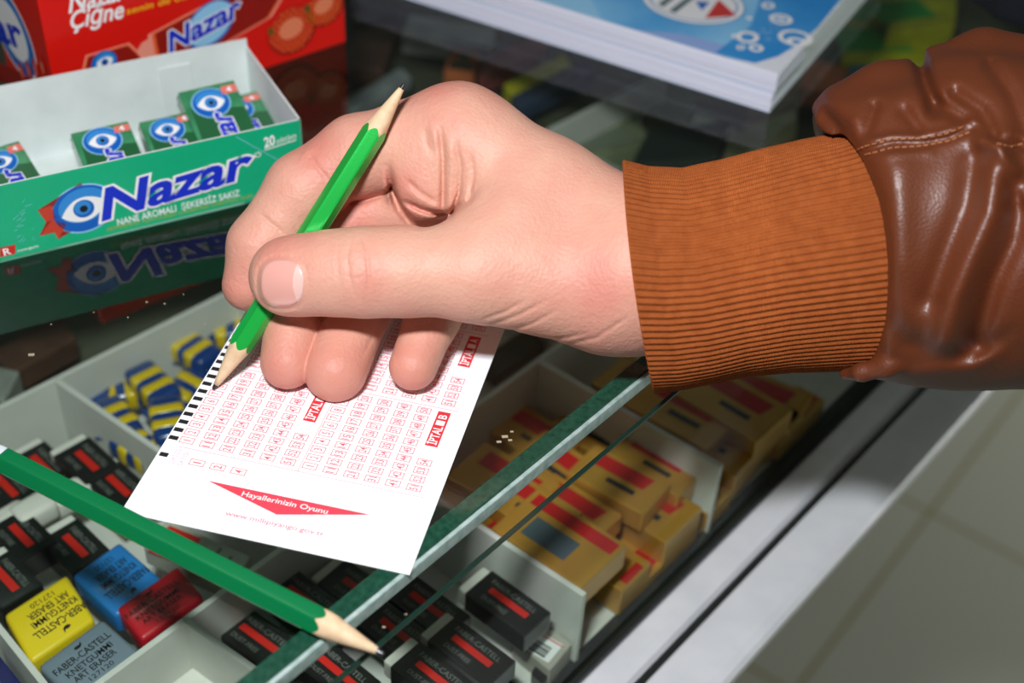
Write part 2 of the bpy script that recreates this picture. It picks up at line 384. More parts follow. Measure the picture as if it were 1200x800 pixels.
L1 = [((45, 541), -92, 'black eraser with red stripe behind the white capped pencil end'),
      ((98, 536), -88, 'black eraser with red stripe nearest the back corner of its compartment'),
      ((135, 565), -89, 'black eraser with red stripe half hidden under the lower left corner of the slip'),
      ((21, 623), -86, 'black eraser with red stripe at the left picture edge just below the lying pencil'),
      ((84, 635), -88, 'black eraser with red stripe just above the blue kneadable eraser'),
      ((3, 674), -85, 'black eraser with red stripe cut by the left picture edge above the yellow eraser'),
      ((4, 566), -93, 'black eraser with red stripe cut by the left picture edge above the lying pencil')]
for (p, z, lab) in L1: eraser_bar(p[0], p[1], z, AB, 25, 15.5, 11, lab, end=-1)
# loose white ones
def white_eraser(px, py, z, ang, L, Wd, H, label):
    c = bp(px, py, z); X = np.array([math.cos(ang), math.sin(ang), 0]); Y = np.array([-math.sin(ang), math.cos(ang), 0])
    o = MB().box(c - EZ * H - X * L / 2 - Y * Wd / 2, X * L, Y * Wd, EZ * H, 2.2).build('white_eraser', m_rub, None, True); tag(o, label, 'eraser', 'bare white erasers'); return o
white_eraser(80, 572, -88, math.radians(48), 15, 9, 9, 'bare white eraser between black erasers, just above the lying pencil')
white_eraser(38, 590, -85, math.radians(48), 15, 10, 9, 'bare white eraser below the lying pencil at the left')
white_eraser(8, 600, -87, math.radians(48), 14, 8, 9, 'bare white eraser at the left picture edge under the lying pencil')
L2 = [((590, 702), -88, 'black eraser with bright red stripe, next to the white divider of the gold boxes'),
      ((547, 758), -88, 'black eraser with long red stripe lying left of the barcoded packet'),
      ((505, 789), -84, 'black eraser with red stripe at the bottom picture edge right of the pencil point'),
      ((497, 706), -93, 'black eraser crossed by the thin front glass line, above the pencil point'),
      ((462, 737), -92, 'black eraser just above the grey point of the lying pencil'),
      ((390, 782), -90, 'black eraser at the bottom picture edge just left of the ground glass edge')]
for (p, z, lab) in L2: eraser_bar(p[0], p[1], z, math.radians(-39), 31, 14, 9, lab, end=-1, group='larger black sleeved erasers by the front glass')
for (px, py, z, lab) in ((355, 700, -96, 'black eraser in the dark below the slip, right of the white divider'), (420, 690, -98, 'black eraser in the dark under the lower right corner of the slip'), (300, 745, -99, 'black eraser lying low beside the small empty white compartment'), (560, 800, -97, 'black eraser lowest at the bottom picture edge beside the barcoded packet')):
    eraser_bar(px, py, z, math.radians(-39 + random.uniform(-6, 6)), 34, 15, 11, lab, end=-1, group='larger black sleeved erasers by the front glass')
# barcode packet and black packet
FRONT = ('barcoded_packet', 'black_carton')
def packet(name, quad, z, H, m, label, cat, group=None, deco=None, bev=0.6):
    P = [bp(x, y, z) for x, y in quad]
    while max(p @ EN for p in P) > 44 and name in FRONT and z > ZB + H + 1.6: z -= .5; P = [bp(x, y, z) for x, y in quad]
    over = max(p @ EN for p in P) - 44
    if name in FRONT and over > 0: P = [p - EN * over for p in P]
    t = thing(name, label, cat, (P[0] + P[2]) / 2 - EZ * H, group)
    X = P[1] - P[0]; Y = P[3] - P[0]; Z = -np.cross(Y, X); Z = EZ
    MB().box(P[0] - EZ * H, X, Y, EZ * H, bev).build('carton' if cat == 'box' else 'body', m, t)
    if deco:
        F = Face2D(P[0] if np.cross(X, Y)[2] > 0 else P[3], X, Y if np.cross(X, Y)[2] > 0 else -Y); deco(F, np.linalg.norm(X), np.linalg.norm(Y)); F.build('label', t)
    return t
def d_bar(F, a, b):
    x = a * .22
    F.poly([(a * .16, b * .12), (a * .84, b * .12), (a * .84, b * .88), (a * .16, b * .88)], m_whitep, .1)
    while x < a * .62:
        w = random.choice((.35, .6, .9)); F.poly([(x, b * .25), (x + w, b * .25), (x + w, b * .78), (x, b * .78)], m_dkgrey, .2); x += w + random.choice((.4, .7))
    F.poly([(a * .76, b * .1), (a * .80, b * .1), (a * .80, b * .9), (a * .76, b * .9)], m_redp, .2)
packet('barcoded_packet', ((604, 752), (630, 722), (672, 756), (648, 788)), -102, 10, mat('grey_card', srgb(170, 165, 155), .6), 'pale packet with a black barcode between black erasers at the bottom', 'packet', None, d_bar)
packet('black_carton', ((650, 808), (664, 786), (680, 798), (664, 822)), -108, 6, m_black, 'small black carton touching the barcoded packet by the front rail at the bottom', 'box')
# kneadable erasers
def knead(quad, z, H, color, label, flip, name='kneadable_eraser'):
    m = mat('rubber_' + label.split()[0], color, 0.45, coat=.25)
    P = [bp(x, y, z) for x, y in quad]; t = thing(name, label, 'eraser', (P[0] + P[2]) / 2 - EZ * H, 'kneadable erasers in four colours')
    X = P[1] - P[0]; Y = P[3] - P[0]
    MB().box(P[0] - EZ * H, X, Y, EZ * H, 1.6).build('rubber_block', m, t, True)
    # print: X runs along the quad's first edge; Y away
    Yv = -Y; O = P[3]
    if flip: O = P[1]; X = -X; Yv = Y
    F = Face2D(O, X, Yv); a = np.linalg.norm(X); b = np.linalg.norm(Yv); mi = mat('black_ink', (0.01, 0.01, 0.012), .5)
    F.text('FABER-CASTELL', (a * .08, b * .60), (a * .92, b * .60), b * .13, mi, .12, off=.012)
    F.text('KNETGUMMI', (a * .16, b * .42), (a * .84, b * .42), b * .12, mi, .12, off=.012)
    F.text('ART ERASER', (a * .18, b * .26), (a * .80, b * .26), b * .12, mi, .12, off=.012)
    F.text('127120', (a * .32, b * .12), (a * .68, b * .12), b * .09, mi, .12)
    F.ell((a * .52, b * .82), a * .05, b * .035, 0, mi, .12, 12); F.poly([(a * .54, b * .82), (a * .60, b * .90), (a * .58, b * .81)], mi, .12)
    F.build('print', t)
knead(((4, 720), (78, 672), (116, 724), (36, 776)), -84, 10, srgb(238, 208, 30), 'yellow kneadable eraser with black print at the lower left', True)
knead(((84, 674), (140, 634), (202, 668), (136, 722)), -87, 10, srgb(40, 128, 205), 'blue kneadable eraser with black print below the lying pencil', True)
knead(((136, 712), (208, 662), (254, 692), (166, 750)), -86, 9, srgb(196, 24, 40), 'red kneadable eraser with black print below the lying pencil', False)
knead(((44, 780), (120, 724), (160, 760), (88, 822)), -83, 10, srgb(118, 134, 148), 'grey kneadable eraser with black print at the bottom picture edge', False)
# red and white wrapped packet seen under the slip
m_clear = mat('cream_wrap', srgb(190, 186, 172), 0.3, coat=.5)
def d_band(F, a, b):
    F.poly([(a * .04, b * .55), (a * .96, b * .55), (a * .96, b * .93), (a * .04, b * .93)], m_redp, .1)
    F.poly([(a * .1, b * .15), (a * .8, b * .15), (a * .8, b * .19), (a * .1, b * .19)], m_greyp, .1)
    F.poly([(a * .1, b * .3), (a * .9, b * .3), (a * .9, b * .33), (a * .1, b * .33)], m_greyp, .1)
packet('red_banded_packet', ((168, 640), (196, 608), (296, 655), (268, 686)), -86, 9, m_clear, 'cream packet with a red band below the bottom edge of the slip', 'packet', None, d_band)
white_eraser(236, 796, -104, math.radians(50), 26, 14, 9, 'bare white eraser in the small compartment at the bottom')
packet('blue_carton', ((-60, 800), (-5, 762), (24, 800), (-30, 840)), -92, 12, mat('dark_blue_card', srgb(28, 34, 92), .4), 'dark blue carton at the bottom left picture corner', 'box')
# blue sharpeners with yellow bands
m_blue = mat('blue_plastic', srgb(22, 62, 128), 0.25, coat=.6); m_yel = mat('yellow_plastic', srgb(224, 192, 20), 0.3, coat=.4)
def sharpener(px, py, z, ang, label, k=1.0):
    c = bp(px, py, z); X = np.array([math.cos(ang), math.sin(ang), 0]); Y = np.array([-math.sin(ang), math.cos(ang), 0]); t = thing('wrapped_sweet', label, 'sweet', c - EZ * 10, 'blue wrapped sweets with yellow bands')
    L, Wd, H = 24 * k, 13 * k, 9 * k
    MB().box(c - EZ * H - X * L / 2 - Y * Wd / 2, X * L, Y * Wd, EZ * H, 2.4).build('wrapper', m_blue, t, True)
    for s in (-1, 1):
        MB().box(c - EZ * (H - .3) + X * (s * L * .17 - L * .12) - Y * (Wd / 2 + .3), X * L * .24, Y * (Wd + .6), EZ * (H + .1), 2.0).build('yellow_band', m_yel, t, True)
        # fanned wrapper ends
        a = c - EZ * H / 2 + X * s * L / 2; v = [a + Y * 1.5, a - Y * 1.5, a + X * s * 7 - Y * 6 + EZ * 2, a + X * s * 8 - EZ, a + X * s * 7 + Y * 6 + EZ * 2]
        v2 = [p - EZ * .6 for p in v]
        mk('twist_end', v + v2, [(0, 1, 2, 3, 4), (9, 8, 7, 6, 5), (0, 5, 6, 1), (1, 6, 7, 2), (2, 7, 8, 3), (3, 8, 9, 4), (4, 9, 5, 0)], m_blue, t)
for i, (px, py, z, a, lab) in enumerate(((178, 444, -90, -45, 'blue sweet with bright yellow bands in the middle of its compartment'),
        (224, 402, -92, -35, 'blue sweet with yellow bands closest to the pencil, top right of its compartment'),
        (196, 486, -88, -70, 'blue sweet with yellow bands partly under the marks of the slip'),
        (136, 486, -93, -50, 'blue sweet with yellow bands against the white divider'),
        (140, 452, -97, 20, 'blue sweet in the back left corner of its compartment'),
        (252, 425, -98, -20, 'blue sweet mostly hidden under the upper left edge of the slip'),
        (165, 520, -92, -30, 'blue sweet lowest in its compartment, beside the slip edge'),
        (215, 450, -96, 60, 'blue sweet in the middle of the pile left of the slip'),
        (270, 380, -96, 10, 'blue sweet under the pencil hand by the back wall of the tray'))):
    sharpener(px, py, z, math.radians(a), lab)
# gold boxes
m_gold = mat('gold_card', srgb(204, 152, 66), 0.36, metal=0.4, coat=.2, var=(40, srgb(172, 122, 44), 0.6))
m_gred = mat('gold_red_label', srgb(176, 32, 32), 0.4)
def gold(px, py, z, ang, L, Wd, H, label, kind=0, grp='gold cartons with red labels'):
    c = bp(px, py, z); X = np.array([math.cos(ang), math.sin(ang), 0]); Y = np.array([-math.sin(ang), math.cos(ang), 0])
    c = inside(c, px, py, X, Y, L, Wd, H)
    t = thing('gold_carton', label, 'box', c - EZ * H, grp)
    MB().box(c - EZ * H - X * L / 2 - Y * Wd / 2, X * L, Y * Wd, EZ * H, 0.7).build('carton', m_gold, t)
    F = Face2D(c, X, Y)
    if kind == 0:
        F.poly([(-L * .36, Wd * .02), (L * .30, Wd * .02), (L * .34, Wd * .36), (-L * .36, Wd * .36)], m_gred, .12)
        F.poly([(-L * .10, -Wd * .22), (L * .26, -Wd * .22), (L * .26, -Wd * .10), (-L * .10, -Wd * .10)], m_dkgrey, .12)
    elif kind == 1:
        F.poly([(-L * .44, Wd * .2), (L * .46, Wd * .2), (L * .46, Wd * .42), (-L * .44, Wd * .42)], m_gred, .12)
        F.poly([(-L * .28, -Wd * .30), (L * .20, -Wd * .30), (L * .20, Wd * .08), (-L * .28, Wd * .08)], mat('slate_label', srgb(70, 84, 92), .5), .12)
    else:
        F.poly([(L * .30, -Wd * .3), (L * .46, -Wd * .3), (L * .46, Wd * .3), (L * .30, Wd * .3)], m_gred, .12)
    F.build('label', t)
B_ = -38
for a in ((655, 628, -80, B_, 40, 26, 12, 'gold carton with a red strip and a slate grey square label', 1),
          (790, 608, -84, B_, 36, 24, 18, 'large gold carton with red label in the middle of the gold pile', 0),
          (725, 560, -88, B_ + 4, 34, 20, 10, 'gold carton with red label just right of the thin glass line', 0),
          (768, 540, -92, B_ + 2, 34, 20, 10, 'gold carton at the shaded back of the gold pile', 0),
          (826, 577, -84, B_, 34, 18, 10, 'gold carton with a red label nearest the aluminium rail at the top of the pile', 0),
          (722, 660, -80, B_, 22, 18, 14, 'small blank gold carton standing by the white divider', 2),
          (790, 680, -96, B_, 56, 20, 6, 'long gold carton lying lowest along the aluminium rail', 2),
          (590, 562, -90, B_ + 3, 36, 24, 10, 'gold carton with red label left of the ground glass edge', 0),
          (560, 590, -95, B_ + 3, 32, 22, 10, 'gold carton low in the left corner of its compartment beside the slip', 2),
          (655, 545, -94, B_ - 4, 34, 22, 10, 'gold carton between the ground glass edge and the thin glass line', 0),
          (625, 508, -99, B_, 34, 22, 10, 'gold carton with red label in the shade under the glass edge', 0),
          (700, 505, -100, B_ + 3, 34, 22, 9, 'gold carton under the thin glass line near the cuff', 0),
          (670, 595, -91, B_, 32, 20, 9, 'gold carton crossed by the thin glass line', 0),
          (620, 590, -88, B_, 34, 20, 9, 'gold carton under the pale ground edge of the glass', 0)):
    gold(a[0], a[1], a[2], math.radians(a[3]), *a[4:])
for a in ((800, 480, -92, -36), (860, 470, -90, -40), (830, 510, -95, -34), (905, 470, -93, -30), (925, 500, -90, -46), (760, 455, -96, -38)):
    gold(a[0], a[1], a[2], math.radians(a[3]), 40, 26, 14, 'dark shaded gold carton in the last compartment below the knitted cuff', 0, 'shaded gold cartons below the cuff')
gold(962, 505, -92, math.radians(52), 36, 14, 10, 'pale gold carton against the aluminium rail in the shade below the sleeve', 2, 'shaded gold cartons below the cuff')

# assorted goods lying farther back on the shelf board
G2 = 'assorted goods on the dark shelf behind the hand'
def goods(name, quad, z, H, col, label, cat='packet', deco=None, rough=.35):
    packet(name, quad, z, H, mat('card_%d_%d_%d' % (col := tuple(min(250, int(c * 1.25 + 14)) for c in col)), srgb(*col), rough, var=(60, tuple(c * .5 for c in srgb(*col)), .8)), label, cat, G2, deco, 1.5)
def d_two(c1, c2):
    def f(F, a, b):
        F.poly([(a * .1, b * .15), (a * .9, b * .15), (a * .9, b * .45), (a * .1, b * .45)], mat('ink_%d_%d_%d' % c1, srgb(*c1), .4), .12)
        F.ell((a * .5, b * .7), a * .22, b * .16, 0, mat('ink_%d_%d_%d' % c2, srgb(*c2), .4), .12)
    return f
goods('yellow_bag', ((985, 75), (1090, 75), (1110, 0), (1000, -10)), -95, 16, (140, 138, 14), 'bright yellow bag with green spots at the top right', 'bag', d_two((40, 150, 60), (60, 160, 60)))
goods('yellow_bag', ((1040, 40), (1120, 30), (1130, -40), (1050, -30)), -85, 14, (130, 128, 16), 'second yellow bag at the top picture edge left of the dark garment', 'bag', d_two((40, 140, 60), (150, 60, 30)))
goods('teal_packet', ((985, 105), (1040, 92), (1050, 62), (1000, 70)), -96, 12, (22, 96, 120), 'teal packet above the leather sleeve')
goods('orange_packet', ((935, 100), (985, 112), (995, 80), (950, 68)), -98, 12, (170, 88, 52), 'orange packet between booklets and leather sleeve')
goods('white_packet', ((1040, 110), (1095, 70), (1085, 55), (1030, 92)), -98, 10, (150, 160, 155), 'pale packet beside the teal packet')
goods('yellow_carton', ((590, 98), (660, 62), (668, 74), (600, 112)), -98, 12, (168, 160, 30), 'narrow yellow carton behind the index knuckle', 'box')
goods('dark_blue_packet', ((598, 112), (690, 68), (700, 84), (608, 128)), -98, 10, (40, 52, 72), 'dark blue packet next to the narrow yellow carton')
goods('orange_ring_packet', ((520, 84), (556, 88), (560, 58), (528, 56)), -97, 12, (150, 78, 42), 'orange brown packet at the top centre in front of the booklets', 'packet', d_two((40, 60, 50), (60, 90, 60)))
goods('red_striped_packet', ((560, 92), (640, 60), (650, 40), (566, 66)), -99, 12, (120, 62, 60), 'dull red packet in front of the booklets')
goods('pale_packet', ((470, 40), (575, 56), (590, 36), (480, 16)), -98, 12, (150, 152, 156), 'pale grey packet below the left end of the booklets')
goods('grey_packet', ((400, 118), (470, 78), (478, 90), (412, 130)), -99, 8, (120, 126, 128), 'pale grey strip packet left of the pencil point')
goods('dark_red_packet', ((400, 80), (420, 30), (470, 30), (450, 80)), -102, 10, (70, 46, 36), 'brownish packet right of the red carton')
goods('olive_packet', ((640, 145), (740, 120), (760, 165), (660, 195)), -98, 14, (98, 104, 78), 'olive green packet behind the wrist', 'packet', d_two((120, 128, 110), (170, 52, 40)))
goods('olive_packet', ((730, 125), (800, 150), (815, 110), (750, 92)), -99, 12, (88, 94, 70), 'olive packet below the booklets near the wrist')
goods('grey_green_packet', ((660, 205), (700, 225), (730, 195), (690, 178)), -98, 10, (140, 150, 140), 'pale green grey packet touching the wrist outline')
goods('dark_packet', ((740, 190), (840, 180), (850, 140), (760, 150)), -92, 16, (16, 24, 20), 'black packet above the knitted cuff')
goods('cream_packet', ((850, 190), (935, 150), (925, 120), (850, 160)), -99, 8, (132, 128, 96), 'cream packet between the cuff and the booklets corner')
goods('brown_packet', ((870, 150), (935, 130), (925, 100), (880, 112)), -99, 10, (92, 66, 46), 'brown packet right of the booklets corner')
goods('dark_carton', ((420, 30), (470, 10), (460, -30), (410, -10)), -99, 16, (34, 36, 30), 'black carton right of the red carton top', 'box')
goods('brown_packet', ((10, 440), (90, 395), (70, 370), (-10, 410)), -100, 12, (64, 44, 34), 'dark brown packet behind the white tray at the left')
goods('silver_packet', ((-60, 455), (5, 470), (30, 440), (-40, 420)), -94, 16, (120, 124, 118), 'silver grey packet at the left edge behind the tray')
goods('green_packet', ((580, 440), (640, 400), (620, 380), (560, 420)), -105, 8, (22, 40, 28), 'dark green packet right of the slip in the shade of the hand')

# ================================================================== STRAWBERRY CARTON (red)
W_ = srgb
m_redbox = mat('red_card', W_(226, 22, 14), .3, coat=.4)
m_wht = mat('white_ink', W_(245, 245, 245), .5); m_navy = mat('navy_ink', W_(20, 48, 200), .4); m_yellow = mat('yellow_ink', W_(244, 208, 40), .4)
m_sky = mat('sky_ink', W_(50, 140, 215), .4); m_skyl = mat('pale_blue_ink', W_(150, 205, 240), .4); m_eyeb = mat('eye_blue_ink', W_(10, 96, 190), .35); m_blk = mat('pupil_ink', (0.01, 0.01, 0.02), .4)
m_orange = mat('orange_ink', W_(240, 96, 50), .4); m_drd = mat('dark_red_ink', W_(150, 20, 12), .4); m_grn = mat('leaf_ink', W_(60, 100, 30), .5); m_pink = mat('pink_ink', W_(244, 150, 130), .5)
cA = bp(75, 159, 0); cB = bp(405, 49, 0); cC = bp(0, 86, 0)
X = (cB - cA) / np.linalg.norm(cB - cA); Yb = np.array([-X[1], X[0], 0])
redc = thing('gum_carton', 'tall red carton of strawberry chewing gum at the top left', 'box', cA)
Lr, Dr, Hr = np.linalg.norm(cB - cA), 46.0, 92.0
MB().box(cA, X * Lr, Yb * Dr, EZ * Hr, .5).build('carton', m_redbox, redc)
F = Face2D(cA, X, EZ)
P = F.px
def line_text(F, t, a, b, hpx, m, h, off=0, shear=0):
    p0, p1 = F.px(*a), F.px(*b); F.text(t, p0, p1, hpx, m, h, off, shear, up=(0, 1) if abs((p1 - p0)[1]) < 2 else None)
line_text(F, 'Nazar', (81, 15), (150, -2), 7.2, m_wht, .15, .02, .35)
line_text(F, 'Çiğne', (84, 34), (146, 20), 6.6, m_wht, .15, .02, .35)
line_text(F, 'senin de olsun', (148, 17), (236, -6), 2.6, m_yellow, .15, 0, .2)
line_text(F, '“', (73, 4), (78, 2), 6, m_wht, .15, .02, .3)
# big gum pack picture with logo
def picture_pack(F, quad, edge=m_pink, fill=m_redbox):
    q = [F.px(*p) for p in quad]; c = sum(q) / len(q)
    F.poly([c + (p - c) * 1.06 for p in q], edge, .08); F.poly([c + (p - c) * 1.01 for p in q], m_orange, .12); F.poly([c + (p - c) * .96 for p in q], m_drd, .16)
picture_pack(F, ((186, 80), (178, 40), (300, -25), (345, -30), (315, 20), (220, 75)))
F.poly([F.px(*p) for p in ((176, 44), (166, 50), (160, 60), (170, 78), (186, 80))], m_pink, .18)
picture_pack(F, ((98, 84), (102, 66), (150, 52), (178, 78), (160, 110), (100, 110)))
c0 = F.px(122, 73); F.ell(c0, 5.2, 4.6, .2, m_eyeb, .2); F.ell(c0 + (.3, .2), 4.1, 3.6, .2, m_sky, .22); F.ell(c0 + (.2, .1), 3.2, 1.9, .1, m_wht, .24); F.ell(c0 + (.2, .1), 1.4, 1.4, 0, m_eyeb, .26); F.ell(c0 + (.2, .1), .6, .6, 0, m_blk, .28)
c0 = F.px(246, 28); F.ell(c0, 11.5, 8.5, .5, m_eyeb, .2, 48); F.ell(c0 + (0, .2), 10.6, 7.6, .5, m_skyl, .22, 48)
line_text(F, 'Nazar', (199, 62), (284, 16), 8.2, m_wht, .3, .07, .3); line_text(F, 'Nazar', (199, 62), (284, 16), 8.2, m_navy, .36, .028, .3)
def strawberry(F, px, py, rx, ry, a):
    c = F.px(px, py); F.ell(c, rx, ry, a, m_drd, .4, 40); F.ell(c + (-.3, .5), rx * .93, ry * .93, a, mat('strawberry_ink', W_(206, 44, 26), .4), .42, 40)
    F.ell(c + (-.5, 1.0), rx * .5, ry * .42, a, mat('strawberry_light_ink', W_(236, 126, 96), .4), .44, 24)
    for i in range(-4, 5):
        for j in range(-4, 5):
            x, y = i * rx * .22 + (j % 2) * rx * .11, j * ry * .21
            if rx > 4 and (x / rx) ** 2 + (y / ry) ** 2 < .82:
                F.ell(c + (x * math.cos(a) - y * math.sin(a), x * math.sin(a) + y * math.cos(a)), .24, .38, a, m_yellow, .47, 6)
    for k in range(6 if rx > 4 else 0):
        th = math.radians(130 + k * 26); b = c + np.array([-rx * .78, ry * .25]); F.poly([b + (.5 * math.cos(th + 1.5), .5 * math.sin(th + 1.5)), b - (.5 * math.cos(th + 1.5), .5 * math.sin(th + 1.5)), b + (3.2 * math.cos(th), 3.2 * math.sin(th))], m_grn, .5)
strawberry(F, 342, 35, 11.5, 10.4, .2); strawberry(F, 380, 8, 9.5, 8.0, .3)
F.build('front_print', redc)
F = Face2D(cA + Yb * Dr, -Yb, EZ)
c0 = F.px(15, 38)
c0 = F.px(14, 36); F.ell(c0, 20, 17, -.5, m_wht, .1, 60); F.ell(c0, 18.8, 15.8, -.5, m_eyeb, .14, 60); F.ell(c0 + (-1, 1.2), 16.5, 13, -.5, m_sky, .18, 60); F.ell(c0 + (.5, .5), 13, 11.5, -.3, m_wht, .22, 60)
p0 = F.px(-2, 45); p1 = F.px(30, 58); F.text('ar', p0, p1, 12, m_navy, .3, .03, .0)
F.poly([F.px(*p) for p in ((-5, 70), (45, 96), (20, 100), (-5, 95))], m_drd, .12)
for k in range(4): strawberry(F, 28 + 8 * k, 88 - 2 * k, 2.2, 5.5, .1)
F.build('side_print', redc)

# ================================================================== OPEN GREEN GUM BOX
m_green = mat('green_card', W_(8, 178, 128), .3, coat=.45, var=(30, W_(4, 164, 116), .5)); m_inner = mat('inner_card', W_(226, 234, 232), .7, var=(70, W_(208, 218, 216), .7))
g0 = bp(358, 222, 0); g1 = bp(0, 308, 0); X = (g0 - g1) / np.linalg.norm(g0 - g1); Yb = np.array([-X[1], X[0], 0]); Hg = 29.0
Lg = 150.0; gO = g0 - X * Lg
pb = on_plane(300, 51, g0 + EZ * Hg, EZ); Dg = float((pb - g0) @ Yb)
gbox = thing('open_gum_box', 'open green cardboard box of mint chewing gum left of the hand', 'box', gO)
def wall2(name, O, A, B, thick, mo, mi_):
    """a thin card wall, green outside, white inside; thick points inwards"""
    O, A, B, T = [np.asarray(a, float) for a in (O, A, B, thick)]
    v = [O, O + A, O + A + B, O + B, O + T, O + A + T, O + A + B + T, O + B + T]; fs = [(0, 1, 2, 3), (4, 7, 6, 5), (0, 4, 5, 1), (1, 5, 6, 2), (2, 6, 7, 3), (3, 7, 4, 0)]
    return mk(name, v, fs, None, gbox, mats=[mo, mi_], midx=[0, 1, 1, 1, 1, 1])
wall2('front_panel', gO, X * Lg, EZ * Hg, Yb * .7, m_green, m_inner)
wall2('side_panel', gO + X * Lg, Yb * Dg, EZ * Hg, -X * .7, m_green, m_inner)
wall2('side_panel', gO + Yb * Dg, -Yb * Dg, EZ * Hg, X * .7, m_green, m_inner)
wall2('back_panel', gO + X * Lg + Yb * Dg, -X * Lg, EZ * (Hg + 3), -Yb * .7, m_green, m_inner)
wall2('bottom_panel', gO + EZ * .1, Yb * Dg, X * Lg, EZ * .7, m_green, m_inner)
MB().box(gO + X * (Lg - 34) + Yb * (Dg - 1.5) + EZ * 1, X * 12, Yb * .5, EZ * (Hg - 3), .1).build('back_flap', m_inner, gbox)
def eye(F, c, r, a, h=.12, sc=1.0):
    F.ell(c, r * 1.12, r * .98, a, m_skyl, h); F.ell(c, r * 1.05, r * .92, a, m_eyeb, h + .04, 48); F.ell(c + (0, r * .14), r * .86, r * .68, a, m_sky, h + .07, 48)
    # almond
    n = 20; pts = []
    for i in range(n): t = i / (n - 1) * 2 - 1; pts.append((t * r * .80, r * .46 * (1 - t * t)))
    for i in range(1, n - 1): t = 1 - i / (n - 1) * 2; pts.append((t * r * .80, -r * .50 * (1 - t * t) ** .8))
    ca, sa = math.cos(a), math.sin(a); F.poly([(c[0] + x * ca - y * sa, c[1] + x * sa + y * ca) for x, y in pts], m_wht, h + .1)
    F.ell(c, r * .36, r * .36, 0, m_eyeb, h + .13); F.ell(c + (-.03 * r, .05 * r), r * .28, r * .28, 0, m_sky, h + .15); F.ell(c, r * .14, r * .14, 0, m_blk, h + .18)
F = Face2D(gO, X, EZ)
rib = [F.px(*p) for p in ((44, 246), (60, 236), (82, 222), (94, 214), (108, 226), (96, 262), (82, 272), (68, 280), (64, 272), (46, 276), (54, 260))]
F.poly(rib, mat('ribbon_ink', W_(150, 36, 24), .4), .12)
F.poly([F.px(*p) for p in ((44, 246), (60, 240), (66, 256), (54, 260))], mat('ribbon_light_ink', W_(196, 62, 40), .4), .16)
F.poly([F.px(*p) for p in ((62, 256), (78, 262), (68, 280), (64, 272), (46, 276))], mat('ribbon_light_ink', W_(196, 62, 40), .4), .16)
cE = F.px(98, 244); eye(F, cE, 9.6, .22)
a, b = F.px(121, 257), F.px(296, 204)
F.text('Nazar', a, b, 11.5, m_wht, .30, .075, .25, up=(-.06, 1)); F.text('Nazar', a, b, 11.5, m_navy, .38, .03, .25, up=(-.06, 1))
line_text(F, 'NANE AROMALI  ŞEKERSİZ SAKIZ', (138, 264), (281, 229), 2.6, m_wht, .16, .008)
line_text(F, 'PEPPERMINT FLAVOURED SUGARFREE CHEWING GUM', (126, 271), (296, 231), 1.5, mat('gold_ink', W_(170, 176, 40), .4), .16)
line_text(F, '20', (310, 173), (322, 169), 3.9, m_wht, .16, .03); line_text(F, 'adet/pcs', (324, 168.5), (347, 161), 2.3, m_wht, .16, 0)
F.poly([F.px(*p) for p in ((310, 175), (347, 163), (347, 164.2), (310, 176.2))], m_wht, .16)
c0 = F.px(302, 181); F.ell(c0, 1.1, 1.1, 0, m_wht, .16, 20, .7)
F.poly([F.px(*p) for p in ((0, 290), (18, 286), (18, 297), (0, 301))], m_redp, .14); F.text('R', F.px(5, 299), F.px(13, 297), 2.6, m_wht, .2, .02)
line_text(F, 'intergum', (21, 295), (45, 289), 1.1, m_wht, .16)
for (x0, y0, x1, y1) in ((276, 160, 330, 190),):          # worn crease in the printed card
    p, q = F.px(x0, y0), F.px(x1, y1); n_ = np.array([-(q - p)[1], (q - p)[0]]); n_ /= np.linalg.norm(n_); F.poly([p, q, q + n_ * .18, p + n_ * .18], m_skyl, .1)
for k in range(26):
    x = random.uniform(5, 60); y = 262 + random.uniform(-28, 28) - (x - 30) * .6; p = F.px(x, y); q = p + np.array([random.uniform(.5, 2.2), random.uniform(.2, 1.4)]); F.poly([p, q, q + (0, .14), p + (0, .14)], m_skyl, .1)
F.build('front_print', gbox)

